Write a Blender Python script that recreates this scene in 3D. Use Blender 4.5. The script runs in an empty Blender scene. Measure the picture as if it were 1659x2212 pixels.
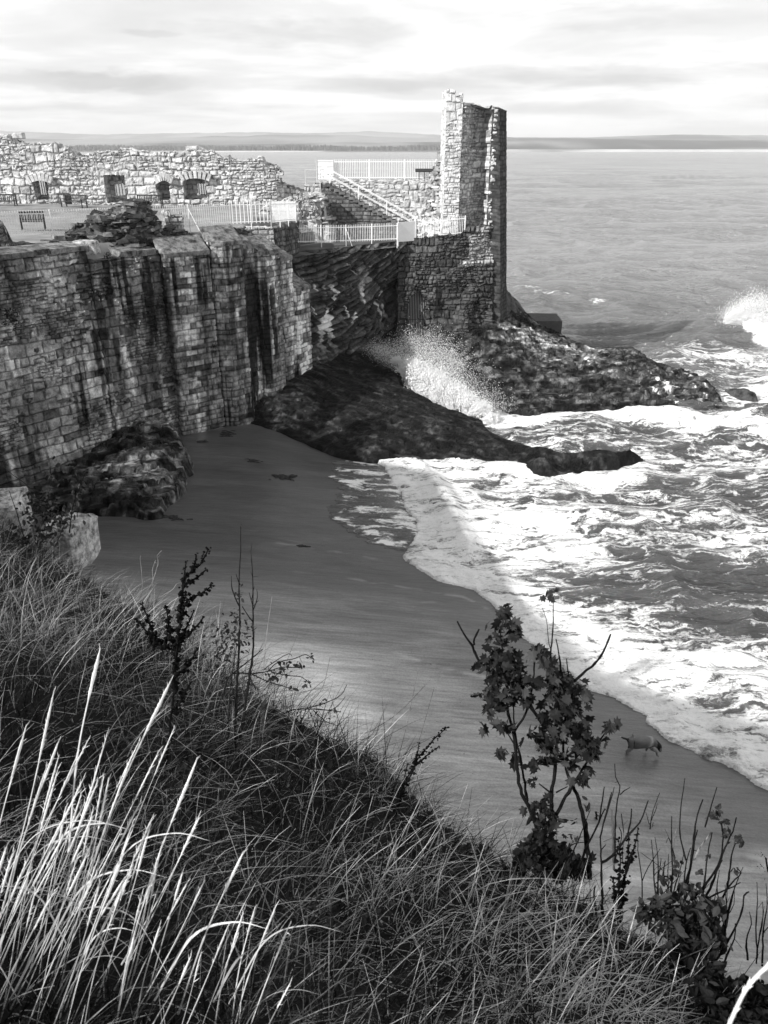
import bpy, math, random
import numpy as np
from mathutils import Vector, Matrix
random.seed(7); RNG=np.random.default_rng(11)
scene=bpy.context.scene; COL=scene.collection
# ---------------------------------------------------------------- camera model
F=1671.0; CX=829.5; CY=1106.0; EYE=16.5
PITCH=math.atan((CY-320)/F); CP=math.cos(PITCH); SP=math.sin(PITCH)
def ray(px,py):
    u=(px-CX)/F; v=(CY-py)/F
    return u, CP+v*SP, -SP+v*CP
def G(px,py,z=0.0):
    u,y,w=ray(px,py); t=(z-EYE)/w
    return np.array([u*t,y*t,z])
def A(px,py,Y):
    u,y,w=ray(px,py); t=Y/y
    return np.array([u*t,Y,EYE+w*t])
def D(px,py,depth):
    u,y,w=ray(px,py); t=depth
    return np.array([u*t,y*t,EYE+w*t])
def XY(pts,z=0.0): return np.array([G(x,y,z)[:2] for x,y in pts])
# ---------------------------------------------------------------- noise
def _h(ix,iy,iz,seed):
    h=(ix.astype(np.int64)*374761393+iy.astype(np.int64)*668265263+iz.astype(np.int64)*2147483647+int(seed)*974634777)&0xffffffff
    h=((h^(h>>13))*1274126177)&0xffffffff
    h=((h^(h>>16))*2246822519)&0xffffffff
    h=(h^(h>>13))&0xffffff
    return h/float(0xffffff)
def hash2(i,j,seed=0):
    i=np.asarray(i); j=np.asarray(j)+np.zeros_like(i)
    return _h(i,j,np.zeros_like(i),seed)
def vn(x,y,z=0.0,seed=0):
    x=np.asarray(x,float); y=np.asarray(y,float)+0*x; z=np.asarray(z,float)+0*x
    xi=np.floor(x);yi=np.floor(y);zi=np.floor(z)
    fx=x-xi;fy=y-yi;fz=z-zi
    fx=fx*fx*(3-2*fx);fy=fy*fy*(3-2*fy);fz=fz*fz*(3-2*fz)
    r=0
    for dx in (0,1):
        wx=fx if dx else 1-fx
        for dy in (0,1):
            wy=fy if dy else 1-fy
            for dz in (0,1):
                wz=fz if dz else 1-fz
                r=r+wx*wy*wz*_h(xi+dx,yi+dy,zi+dz,seed)
    return r
def fbm(x,y,z=0.0,seed=0,o=4,g=0.5):
    a=1.0;s=0;n=0;f=1.0
    for k in range(o):
        s=s+a*vn(np.asarray(x)*f,np.asarray(y)*f,np.asarray(z)*f,seed+k*17); n+=a; a*=g; f*=2.03
    return s/n          # 0..1 around .5
def ridged(x,y,z=0.0,seed=0,o=4):
    a=1.0;s=0;n=0;f=1.0
    for k in range(o):
        s=s+a*(1-np.abs(2*vn(np.asarray(x)*f,np.asarray(y)*f,np.asarray(z)*f,seed+k*17)-1)); n+=a; a*=.5; f*=2.07
    return s/n
def sst(a,b,x):
    t=np.clip((x-a)/(b-a),0,1); return t*t*(3-2*t)
def cells(x,key,seed,j=.45):
    i=np.floor(x); b=i+j*hash2(i,key,seed); i=np.where(x<b,i-1,i)
    return i,i+j*hash2(i,key,seed),i+1+j*hash2(i+1,key,seed)
def stones(u,v,seed,rh=.3,sw=.55,warp=.08,mort=.035,wf=1.1):
    """rubble / coursed masonry: returns profile 0..1, two random ids per stone"""
    u=np.asarray(u,float); v=np.asarray(v,float)
    a=u+warp*2*(fbm(u*wf,v*wf,1.3,seed+5,2)-.5); b=v+warp*2*(fbm(u*wf+9,v*wf,4.1,seed+9,2)-.5)
    r=b/rh; ri,rl,rt=cells(r,np.zeros_like(r)+3,seed)
    w=sw*(.65+.7*hash2(ri,ri*0+1,seed+2))
    c=a/w+17*hash2(ri,ri*0+2,seed+3)
    ci,cl,ct=cells(c,ri,seed+4,.55)
    d=np.minimum(np.minimum((r-rl)*rh,(rt-r)*rh),np.minimum((c-cl)*w,(ct-c)*w))
    return sst(0,mort*2,d),hash2(ri,ci,seed+6),hash2(ri,ci,seed+8)
def rubble(u,v,seed,rh,sw,warp,mort):
    p,a,b=stones(u,v,seed,rh,sw,warp,mort,1.7); p2,a2,b2=stones(u+3,v+1,seed+50,rh*1.75,sw*1.25,warp*1.3,mort,1.3); p3,a3,b3=stones(u+5,v+2,seed+90,rh*.6,sw*.75,warp,mort*.8,2.0)
    k=fbm(np.asarray(u)*.55,np.asarray(v)*.8,2.2,seed+70,3); q=k>.54; w=k<.44
    f=lambda x,y,z: np.where(q,y,np.where(w,z,x))
    return f(p,p2,p3),f(a,a2,a3),f(b,b2,b3)
# ---------------------------------------------------------------- mesh helpers
def raw_mesh(name,V,faces,smooth=False,attrs=None):
    """faces: list of int arrays (n,k)"""
    V=np.asarray(V,np.float32); me=bpy.data.meshes.new(name)
    me.vertices.add(len(V)); me.vertices.foreach_set('co',V.ravel())
    faces=[np.asarray(f,np.int32) for f in faces if len(f)]
    nl=sum(f.size for f in faces); nf=sum(len(f) for f in faces)
    me.loops.add(nl); me.polygons.add(nf)
    me.loops.foreach_set('vertex_index',np.concatenate([f.ravel() for f in faces]))
    st=[];o=0
    for f in faces:
        k=f.shape[1]; st.append(o+np.arange(len(f))*k); o+=f.size
    me.polygons.foreach_set('loop_start',np.concatenate(st).astype(np.int32))
    me.polygons.foreach_set('use_smooth',np.full(nf,smooth))
    me.update(calc_edges=True); me.validate()
    if attrs:
        for k,a in attrs.items():
            at=me.attributes.new(k,'FLOAT','POINT'); at.data.foreach_set('value',np.asarray(a,np.float32))
    return me
def put(name,me,mat=None,parent=None):
    o=bpy.data.objects.new(name,me); COL.objects.link(o)
    if mat: me.materials.append(mat)
    if parent is not None: o.parent=parent
    return o
def tag(o,label,cat,group=None):
    o['label']=label; o['category']=cat
    if group: o['group']=group
    return o
def kind(o,k,label=None,cat=None):
    o['kind']=k
    if label: o['label']=label
    if cat: o['category']=cat
    return o
def thing(name,label,cat,group=None,loc=(0,0,0),rz=0):
    o=bpy.data.objects.new(name,None); COL.objects.link(o); o.location=loc; o.rotation_euler=(0,0,rz)
    o.empty_display_size=.2
    return tag(o,label,cat,group)
def grid_mesh(name,P,smooth=True,attrs=None,mask=None):
    n,m=P.shape[:2]; idx=np.arange(n*m).reshape(n,m)
    q=np.stack([idx[:-1,:-1],idx[1:,:-1],idx[1:,1:],idx[:-1,1:]],-1)
    q=q[mask] if mask is not None else q.reshape(-1,4)
    return raw_mesh(name,P.reshape(-1,3),[q],smooth,{k:a.ravel() for k,a in (attrs or {}).items()})
class MB:
    def __init__(s): s.v=[];s.q=[];s.t=[];s.n=0;s.a=[]
    def add(s,V,q=None,t=None,tint=1.0):
        V=np.asarray(V,float).reshape(-1,3)
        if q is not None and len(q): s.q.append(np.asarray(q)+s.n)
        if t is not None and len(t): s.t.append(np.asarray(t)+s.n)
        s.v.append(V); s.a.append(np.zeros(len(V))+tint); s.n+=len(V)
    def box(s,c,size,rz=0,tint=1.0,R=None):
        c=np.asarray(c,float); h=np.asarray(size,float)/2
        B=np.array([[x,y,z] for z in(-1,1) for x,y in((-1,-1),(1,-1),(1,1),(-1,1))])*h
        if R is None:
            cs,sn=math.cos(rz),math.sin(rz); R=np.array([[cs,-sn,0],[sn,cs,0],[0,0,1]])
        s.add(B@np.asarray(R).T+c,[[3,2,1,0],[4,5,6,7],[0,1,5,4],[1,2,6,5],[2,3,7,6],[3,0,4,7]],tint=tint)
    def bar(s,p,q,w,h=None,tint=1.0):
        p=np.asarray(p,float);q=np.asarray(q,float); d=q-p; L=np.linalg.norm(d); d=d/L
        up=np.array([0,0,1.]) if abs(d[2])<.95 else np.array([0,1.,0])
        x=np.cross(d,up); x/=np.linalg.norm(x); y=np.cross(x,d)
        s.box((p+q)/2,(w,L,h or w),R=np.stack([x,d,y],1),tint=tint)
    def tube(s,pts,rad,n=6,tint=1.0,cap=True):
        pts=np.asarray(pts,float); k=len(pts); rad=np.zeros(k)+rad
        T=np.gradient(pts,axis=0); T/=np.linalg.norm(T,axis=1)[:,None]+1e-9
        ref=np.array([.31,.17,.93]) if abs(T[0]@np.array([.31,.17,.93]))<.9 else np.array([1.,0,0])
        X=np.cross(T,ref); X/=np.linalg.norm(X,axis=1)[:,None]+1e-9; Yv=np.cross(T,X)
        an=np.arange(n)*2*math.pi/n
        V=pts[:,None]+rad[:,None,None]*(np.cos(an)[None,:,None]*X[:,None]+np.sin(an)[None,:,None]*Yv[:,None])
        i=np.arange(k*n).reshape(k,n); j=np.roll(i,-1,1)
        q=np.stack([i[:-1],j[:-1],j[1:],i[1:]],-1).reshape(-1,4)
        V=V.reshape(-1,3); t=[]
        if cap:
            V=np.vstack([V,pts[0],pts[-1]]); c0=k*n
            t=[[i[0,(a+1)%n],i[0,a],c0] for a in range(n)]+[[i[-1,a],i[-1,(a+1)%n],c0+1] for a in range(n)]
        s.add(V,q,t,tint)
    def build(s,name,mat,parent=None,smooth=False):
        V=np.vstack(s.v); f=[]
        if s.q: f.append(np.vstack(s.q))
        if s.t: f.append(np.vstack(s.t))
        return put(name,raw_mesh(name,V,f,smooth,{'tint':np.concatenate(s.a)}),mat,parent)
def resample(pts,ds):
    pts=np.asarray(pts,float); seg=np.linalg.norm(np.diff(pts,axis=0),axis=1); s=np.r_[0,np.cumsum(seg)]
    n=max(2,int(round(s[-1]/ds))+1); u=np.linspace(0,s[-1],n)
    return np.stack([np.interp(u,s,pts[:,k]) for k in range(pts.shape[1])],1),u,s
def smooth_path(pts,ds):
    """Catmull-Rom resample"""
    p=np.asarray(pts,float); p=np.vstack([2*p[0]-p[1],p,2*p[-1]-p[-2]]); out=[]
    for i in range(1,len(p)-2):
        n=max(2,int(np.linalg.norm(p[i+1]-p[i])/ds)); t=np.linspace(0,1,n,endpoint=False)[:,None]
        out.append(.5*(2*p[i]+(p[i+1]-p[i-1])*t+(2*p[i-1]-5*p[i]+4*p[i+1]-p[i+2])*t**2+(-p[i-1]+3*p[i]-3*p[i+1]+p[i+2])*t**3))
    return np.vstack(out+[p[-2][None]])
def seg_dist(P,poly,closed=False):
    """distance of points (n,2) to polyline; signed (inside +) when closed"""
    P=np.asarray(P,float); poly=np.asarray(poly,float)
    Q=np.vstack([poly,poly[:1]]) if closed else poly
    d=np.full(len(P),1e18); ins=np.zeros(len(P),bool)
    for a,b in zip(Q[:-1],Q[1:]):
        ab=b-a; t=np.clip(((P-a)@ab)/(ab@ab+1e-12),0,1)
        e=P-a-t[:,None]*ab; d=np.minimum(d,(e*e).sum(1))
        if closed:
            c=(a[1]>P[:,1])!=(b[1]>P[:,1])
            x=a[0]+(P[:,1]-a[1])*ab[0]/(ab[1] if abs(ab[1])>1e-12 else 1e-12)
            ins^=c&(P[:,0]<x)
    d=np.sqrt(d)
    return np.where(ins,d,-d) if closed else d
class TPS:
    def __init__(s,xyz,lam=.02):
        p=np.asarray(xyz,float); s.p=p[:,:2]; n=len(p)
        K=s.k(s.p,s.p)+lam*np.eye(n); Q=np.c_[np.ones(n),s.p]
        M=np.block([[K,Q],[Q.T,np.zeros((3,3))]]); s.w=np.linalg.solve(M,np.r_[p[:,2],0,0,0])
    def k(s,a,b):
        r2=((a[:,None]-b[None])**2).sum(2); return .5*r2*np.log(r2+1e-9)
    def __call__(s,P):
        P=np.asarray(P,float); out=np.empty(len(P)); n=len(s.p)
        for i in range(0,len(P),40000):
            Q=P[i:i+40000]; out[i:i+40000]=s.k(Q,s.p)@s.w[:n]+s.w[n]+Q@s.w[n+1:]
        return out
# ---------------------------------------------------------------- thick masonry sheet
def thick_wall(name,mat,path,zb,zt,thick,res=.08,amp=.08,seed=1,rh=.3,sw=.5,warp=.08,mort=.035,holes=(),
               batter=0.0,ragged=.0,parent=None,tint=(.5,1.0),dmul=None,tfun=None,back=True,hfun=None,dst=0.45,smooth=False,lean=None,K=None,endjag=0.0,rub=False):
    """path: plan points (n,2), the face looks to the RIGHT of the path direction reversed (normal = (dy,-dx)).
       zb,zt: functions of u (metres along).  holes: (u0,u1,z0,z1,arch).  batter: how much the foot stands out per metre."""
    P,u,s=resample(path,res); nu=len(u)
    T=np.gradient(P,axis=0); T/=np.linalg.norm(T,axis=1)[:,None]; N=np.stack([T[:,1],-T[:,0]],1)
    ZB=np.array([zb(x) for x in u],float) if callable(zb) else np.full(nu,float(zb))
    ZT=np.array([zt(x) for x in u],float) if callable(zt) else np.full(nu,float(zt))
    if ragged:
        k=np.floor(u/.45+hash2(np.floor(u/3),np.zeros(nu),seed)); ZT=ZT+ragged*(hash2(k,k*0,seed+71)-.5)*1.3+ragged*.8*(vn(u*2.3,0*u,0,seed+3)-.5)
    nv=max(3,int((ZT-ZB).max()/res)+1); V=np.linspace(0,1,nv)
    U=np.repeat(u[:,None],nv,1); Z=ZB[:,None]+(ZT-ZB)[:,None]*V[None]
    if K is None: K=max(2,int(thick/.16))
    prof,i1,i2=(rubble if rub else stones)(U,Z,seed,rh,sw,warp,mort)
    h=amp*(prof*(.25+.75*i1)-.5)+amp*.9*(fbm(U*3.5,Z*3.5,.5,seed+31,4)-.5)+(amp*prof*((i2*37)%1-.5)*.8*np.sin(Z*9+i1*6) if rub else 0)
    if dmul is not None: h=h*dmul(U,Z)
    if hfun is not None: h=h+hfun(U,Z)
    tn=tint[0]+(tint[1]-tint[0])*(i2*.75+.25*prof); tn=tn*(dst+(1-dst)*prof)
    if tfun is not None: tn=tn*tfun(U,Z,i2)
    verts=np.empty((K+1,nu,nv,3)); tt=np.empty((K+1,nu,nv))
    bat=batter*(ZT.max()-Z)
    for k in range(K+1):
        f=k/K
        if k==0: off=h+bat; jx=jz=0
        elif k==K:
            p2,a1,a2=stones(U+50,Z,seed+100,rh,sw,warp,mort); off=-thick-amp*(p2*(.35+.65*a1)-.5); jx=jz=0
            tt[k]=(tint[0]+(tint[1]-tint[0])*(a2*.75+.25*p2))*(dst+(1-dst)*p2)
        else:
            off=-thick*f+bat*(1-f); q1,b1,b2=stones(U*0+thick*f+7.3,Z+.21,seed+200,rh,sw*.8,warp,mort); q2,c1,c2=stones(U,Z*0+thick*f,seed+300,rh,sw,warp,mort)
            jx=amp*1.6*(vn(Z*4,off*4+U*3,1,seed+41)-.5); jz=amp*1.6*(vn(U*4,off*4,2,seed+43)-.5)
            tt[k]=(tint[0]+(tint[1]-tint[0])*b2)*(dst+(1-dst)*q1)
        if k==0: tt[k]=tn
        verts[k,...,0]=P[:,0,None]+N[:,0,None]*off+T[:,0,None]*jx
        verts[k,...,1]=P[:,1,None]+N[:,1,None]*off+T[:,1,None]*jx
        verts[k,...,2]=Z+jz*(V[None]>.02)
    if lean is not None:
        lx=lean(U,Z); verts[...,0]+=(T[:,0,None]*lx)[None]; verts[...,1]+=(T[:,1,None]*lx)[None]
    m=np.ones((nu-1,nv-1),bool); uc=(U[:-1,:-1]+U[1:,1:])/2; zc=(Z[:-1,:-1]+Z[1:,1:])/2
    for (u0,u1,z0,z1,arch) in holes:
        jit=.06*(vn(zc*4,uc*0,0,seed+9)-.5)
        top=z1-arch*np.clip(np.abs(uc-(u0+u1)/2)/((u1-u0)/2),0,1)**2
        m&=~((uc>u0+jit)&(uc<u1+jit)&(zc>z0)&(zc<top+.05*(vn(uc*4,0*uc,0,seed)-.5)))
    if endjag:
        q,_e,_f=stones(uc,zc,seed,rh,sw,warp,mort); L=u[-1]
        m&=~((uc>L-endjag*(.2+.8*hash2(np.floor(zc/.28),zc*0,seed+5))))
    idx=np.arange((K+1)*nu*nv).reshape(K+1,nu,nv)
    def q(k): 
        a=idx[k]; return np.stack([a[:-1,:-1],a[1:,:-1],a[1:,1:],a[:-1,1:]],-1)[m]
    fs=[q(0)]
    if back: fs.append(q(K)[:,::-1])
    mp=np.pad(m,1)
    for axis in (0,1):
        if axis==0:   # edges at u index i between cells i-1,i
            l=mp[:-1,1:-1]; r=mp[1:,1:-1]; e=np.argwhere(l!=r)
            if len(e):
                i,j=e[:,0],e[:,1]; 
                for k in range(K):
                    fq=np.stack([idx[k,i,j],idx[k,i,j+1],idx[k+1,i,j+1],idx[k+1,i,j]],-1); sw_=l[i,j]
                    fq=np.where(sw_[:,None],fq[:,::-1],fq); fs.append(fq)
        else:
            l=mp[1:-1,:-1]; r=mp[1:-1,1:]; e=np.argwhere(l!=r)
            if len(e):
                i,j=e[:,0],e[:,1]
                for k in range(K):
                    fq=np.stack([idx[k,i,j],idx[k+1,i,j],idx[k+1,i+1,j],idx[k,i+1,j]],-1); sw_=l[i,j]
                    fq=np.where(sw_[:,None],fq[:,::-1],fq); fs.append(fq)
    fa=np.vstack(fs); used,inv=np.unique(fa,return_inverse=True)
    return put(name,raw_mesh(name,verts.reshape(-1,3)[used],[inv.reshape(fa.shape)],smooth,{'tint':tt.ravel()[used]}),mat,parent)
def heap(name,mat,foot,zfun,res=.1,amp=.12,seed=1,rh=.25,sw=.4,parent=None,tint=(.4,1.0),zbase=0.0,edge=.6,rough=.25,tfun=None,loose=0,lsize=.45):
    """closed-footprint rubble mound / rock: heightfield with steep stone-faced sides"""
    foot=np.asarray(foot,float); lo=foot.min(0)-.5; hi=foot.max(0)+.5
    nx=int((hi[0]-lo[0])/res)+1; ny=int((hi[1]-lo[1])/res)+1
    X,Yv=np.meshgrid(np.linspace(lo[0],hi[0],nx),np.linspace(lo[1],hi[1],ny),indexing='ij')
    sd=seg_dist(np.c_[X.ravel(),Yv.ravel()],foot,True).reshape(X.shape)
    sd=sd+.35*(fbm(X*1.2,Yv*1.2,0,seed+1,3)-.5)
    top=zfun(X,Yv)+rough*2*(fbm(X*.9,Yv*.9,0,seed,4)-.5)
    p,i1,i2=stones(X,Yv*1.0,seed,rh*1.3,sw,.12,.04); top=top+amp*(p*i1-.4)
    f=sst(-.15,edge,sd); Z=zbase+(top-zbase)*f
    p2,j1,j2=stones(X+Yv,Z,seed+5,rh,sw,.1,.04)
    t=(tint[0]+(tint[1]-tint[0])*np.where(f<.8,j2,i2))*(.5+.5*np.where(f<.8,p2,p))
    if tfun is not None: t=t*tfun(X,Yv,Z)
    if loose:
        r=np.random.default_rng(seed+400); ins=np.argwhere(sd>.02); mb=MB()
        for q in r.choice(len(ins),min(loose,len(ins)),replace=False):
            i,j=ins[q]; e=r.uniform(.5,1.5); L_=lsize*e; 
            R=np.array(Matrix.Rotation(r.uniform(0,6.28),3,'Z')@Matrix.Rotation(r.normal()*.16,3,'X')@Matrix.Rotation(r.normal()*.16,3,'Y'))
            B=np.array([[x,y,z] for z in(-1,1) for x,y in((-1,-1),(1,-1),(1,1),(-1,1))])*np.array([L_*.55,L_*r.uniform(.3,.45),L_*r.uniform(.09,.17)])*r.uniform(.72,1.15,(8,3))
            mb.add(B@R.T+[X[i,j],Yv[i,j],Z[i,j]+r.uniform(-.05,.10)],[[3,2,1,0],[4,5,6,7],[0,1,5,4],[1,2,6,5],[2,3,7,6],[3,0,4,7]],tint=(tint[0]+(tint[1]-tint[0])*r.random()**1.3)*(1.0 if tfun is None else 1.1))
    mask=(np.maximum.reduce([f[:-1,:-1],f[1:,:-1],f[1:,1:],f[:-1,1:]])>0)
    P=np.stack([X+.12*(vn(X*3,Yv*3,Z*3,seed)-.5)*(f<.9),Yv+.12*(vn(X*3,Yv*3,Z*3,seed+4)-.5)*(f<.9),Z],-1)
    o=put(name,grid_mesh(name,P,False,{'tint':t},mask),mat,parent)
    if loose: mb.build('loose_stones',mat,o)
    return o
# ---------------------------------------------------------------- materials (black-and-white place: greys)
def newmat(name):
    m=bpy.data.materials.new(name); m.use_nodes=True; nt=m.node_tree; nt.nodes.clear()
    return m,nt
def N(nt,t,**k):
    n=nt.nodes.new(t)
    for a,b in k.items():
        if a=='ins':
            for i,v in b.items(): n.inputs[i].default_value=v
        else: setattr(n,a,b)
    return n
def L(nt,a,b): nt.links.new(a,b)
def ramp(nt,fac,stops,interp='LINEAR'):
    r=nt.nodes.new('ShaderNodeValToRGB'); e=r.color_ramp.elements; r.color_ramp.interpolation=interp
    while len(e)<len(stops): e.new(.5)
    for x,(p,c) in zip(e,stops): x.position=p; x.color=(c,c,c,1)
    L(nt,fac,r.inputs[0]); return r.outputs[0]
def math_(nt,op,a,b=None,clamp=False):
    m=N(nt,'ShaderNodeMath',operation=op); m.use_clamp=clamp
    for i,x in enumerate((a,b)):
        if x is None: continue
        if isinstance(x,(int,float)): m.inputs[i].default_value=x
        else: L(nt,x,m.inputs[i])
    return m.outputs[0]
def noise(nt,vec,scale,detail=5,rough=.6,dist=0.0):
    n=N(nt,'ShaderNodeTexNoise'); n.inputs['Scale'].default_value=scale; n.inputs['Detail'].default_value=detail
    n.inputs['Roughness'].default_value=rough; n.inputs['Distortion'].default_value=dist
    if vec is not None: L(nt,vec,n.inputs['Vector'])
    return n.outputs['Fac']
def mapping(nt,vec,scale=(1,1,1),rot=(0,0,0)):
    m=N(nt,'ShaderNodeMapping'); m.inputs['Scale'].default_value=scale; m.inputs['Rotation'].default_value=rot; L(nt,vec,m.inputs['Vector']); return m.outputs[0]
def attr(nt,name='tint'): return N(nt,'ShaderNodeAttribute',attribute_name=name).outputs['Fac']
def finish(nt,col,rough=.85,bump=None,bstr=.4,bdist=.03,spec=.3,trans=None,normal_from=None):
    p=N(nt,'ShaderNodeBsdfPrincipled'); o=N(nt,'ShaderNodeOutputMaterial')
    if isinstance(col,(int,float)): p.inputs['Base Color'].default_value=(col,col,col,1)
    else: L(nt,col,p.inputs['Base Color'])
    if isinstance(rough,(int,float)): p.inputs['Roughness'].default_value=rough
    else: L(nt,rough,p.inputs['Roughness'])
    if isinstance(spec,(int,float)): p.inputs['Specular IOR Level'].default_value=spec
    else: L(nt,spec,p.inputs['Specular IOR Level'])
    if bump is not None:
        b=N(nt,'ShaderNodeBump'); b.inputs['Strength'].default_value=bstr; b.inputs['Distance'].default_value=bdist
        L(nt,bump,b.inputs['Height']); L(nt,b.outputs[0],p.inputs['Normal'])
    if trans:
        t=N(nt,'ShaderNodeBsdfTranslucent'); 
        if isinstance(col,(int,float)): t.inputs[0].default_value=(col,col,col,1)
        else: L(nt,col,t.inputs[0])
        mx=N(nt,'ShaderNodeMixShader'); mx.inputs[0].default_value=trans; L(nt,p.outputs[0],mx.inputs[1]); L(nt,t.outputs[0],mx.inputs[2]); L(nt,mx.outputs[0],o.inputs[0])
    else: L(nt,p.outputs[0],o.inputs[0])
    return p
def coords(nt): return N(nt,'ShaderNodeNewGeometry').outputs['Position']
def stone_mat(name,base,lo=.55,hi=1.25,scale=3.0,bs=.5,speck=0.0,rough=.9,contrast=(.3,.7),fine=14,bd=.03,spec=.06):
    m,nt=newmat(name); P=coords(nt)
    n1=noise(nt,P,scale,8,.7); n2=noise(nt,P,fine,4,.7)
    c=ramp(nt,n1,[(contrast[0],lo),(contrast[1],hi)])
    c2=ramp(nt,n2,[(.3,.7),(.7,1.2)])
    v=math_(nt,'MULTIPLY',math_(nt,'MULTIPLY',c,c2),attr(nt)); v=math_(nt,'MULTIPLY',v,base)
    if speck:
        s=noise(nt,P,5.5,3,.5); v=math_(nt,'ADD',v,math_(nt,'MULTIPLY',ramp(nt,s,[(.62,0),(.7,1)]),speck))
    v=math_(nt,'MINIMUM',v,.82)
    finish(nt,v,rough,math_(nt,'ADD',n1,math_(nt,'MULTIPLY',n2,.5)),bs,bd,spec)
    return m
M={}
M['rubble']=stone_mat('sunlit_rubble_stone',.56,.45,1.35,3.4,.9)
M['tower']=stone_mat('tower_rubble_stone',.64,.6,1.25,2.6,.8)
M['wall']=stone_mat('sea_wall_ashlar',.36,.25,1.8,2.4,.6,contrast=(.34,.66))
M['dark_masonry']=stone_mat('dark_masonry_stone',.10,.4,1.5,2.2,.6)  # dark stone; shade of the tower's turned faces put into the colour
M['cliff']=stone_mat('cliff_strata',.095,.25,1.9,2.2,1.0)
M['tongue']=stone_mat('weed_covered_rock',.020,.25,2.1,3.0,1.0,rough=.7,fine=13,bd=.10,contrast=(.36,.64),spec=.14)
M['headland']=stone_mat('headland_rock',.10,.12,2.4,2.1,1.0,contrast=(.36,.64),fine=7,bd=.14,spec=.14)
M['outcrop']=stone_mat('outcrop_rock',.16,.15,2.2,1.7,1.0,contrast=(.37,.63),fine=8,bd=.08)
M['boulder']=stone_mat('pale_boulder',.34,.25,1.7,4.5,1.0,contrast=(.36,.62))
M['heap']=stone_mat('dark_rubble',.16,.35,1.7,2.5,.8)
M['concrete']=stone_mat('wet_concrete',.09,.7,1.2,3,.3)
M['farland']=stone_mat('far_land',1.0,.8,1.2,.004,.0)
def plain(name,c,rough=.6,spec=.4,var=.0,scale=8,trans=None):
    m,nt=newmat(name)
    if var:
        n=noise(nt,coords(nt),scale,5,.6); v=math_(nt,'MULTIPLY',ramp(nt,n,[(.3,1-var),(.7,1+var)]),c)
    else: v=c
    finish(nt,v,rough,None,spec=spec,trans=trans); return m
M['white_paint']=plain('white_railing_paint',.8,.5,.4,.06,3)
M['grey_metal']=plain('galvanised_rail',.5,.45,.5)
M['iron']=plain('dark_iron',.05,.6,.5,.2)
M['timber']=plain('weathered_timber',.03,.7,.3,.3,6)
M['plaque']=plain('dark_plaque',.02,.4,.4)
def tinted(name,c,rough=.7,trans=None,spec=.25,var=.25,scale=10):
    m,nt=newmat(name); n=noise(nt,coords(nt),scale,4,.6)
    v=math_(nt,'MULTIPLY',math_(nt,'MULTIPLY',ramp(nt,n,[(.3,1-var),(.7,1+var)]),attr(nt)),c); v=math_(nt,'MINIMUM',v,.85)
    finish(nt,v,rough,None,spec=spec,trans=trans); return m
M['grass']=tinted('meadow_grass',1.0,.7,.25,.08,.15,3)
M['straw']=tinted('dry_grass',.75,.6,.25,.3,.15,20)
M['leaf']=tinted('dark_leaf',.022,.6,.2,.2)
M['leaf2']=tinted('shrub_leaf',.035,.6,.25,.2)
M['bark']=tinted('twig_bark',.010,.85,None,.05)
M['barkpale']=tinted('pale_bark',.16,.8,None,.2,.5,14)
M['dock']=tinted('dock_seed',.006,.95,None,.05)
M['soil']=tinted('slope_soil',.010,.95,None,.1,.5,2)
M['dog']=tinted('dog_coat',.22,.75,None,.1,.15,9)
M['weed']=tinted('seaweed',.012,.5,None,.5)
M['forest']=tinted('far_conifers',.06,.9,None,.1,.3,.05)
M['lawn']=tinted('courtyard_lawn',.26,.95,None,.1,.3,.8)
m,nt=newmat('sea_spray'); finish(nt,.93,.7,None,spec=.2,trans=.35); M['spray']=m
# sand : wetness attribute drives colour and gloss; pale adds a painted sheen
m,nt=newmat('wet_sand'); P=coords(nt); w=attr(nt,'wet'); st=noise(nt,mapping(nt,P,(.22,1.5,1),(0,0,.12)),.9,6,.62,.6); fn=noise(nt,P,16,4,.75); rip=noise(nt,mapping(nt,P,(.8,3.2,1),(0,0,.1)),2.2,5,.65)
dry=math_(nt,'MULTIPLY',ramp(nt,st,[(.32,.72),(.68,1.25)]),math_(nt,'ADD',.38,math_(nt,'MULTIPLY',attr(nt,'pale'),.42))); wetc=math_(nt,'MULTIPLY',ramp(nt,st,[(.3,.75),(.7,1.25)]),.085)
mx=N(nt,'ShaderNodeMix',data_type='FLOAT'); L(nt,w,mx.inputs[0]); L(nt,dry,mx.inputs[2]); L(nt,wetc,mx.inputs[3])
v=math_(nt,'MULTIPLY',mx.outputs[0],ramp(nt,fn,[(.25,.72),(.75,1.28)]))
gr=noise(nt,P,6,2,.5); st2=noise(nt,mapping(nt,P,(.5,5.0,1),(0,0,.14)),1.6,6,.65,.3); v=math_(nt,'MULTIPLY',v,ramp(nt,st2,[(.3,.72),(.7,1.28)])); v=math_(nt,'MULTIPLY',v,ramp(nt,gr,[(.22,.35),(.27,1)])); v=math_(nt,'ADD',v,math_(nt,'MULTIPLY',ramp(nt,gr,[(.73,0),(.77,1)]),.05)); v=math_(nt,'ADD',v,math_(nt,'MULTIPLY',attr(nt,'line'),.20))
rg=ramp(nt,w,[(0,.8),(1,.3)]); p=finish(nt,v,rg,math_(nt,'ADD',rip,math_(nt,'MULTIPLY',fn,.35)),.35,.05,ramp(nt,w,[(0,.15),(1,.5)]))
M['sand']=m
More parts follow.
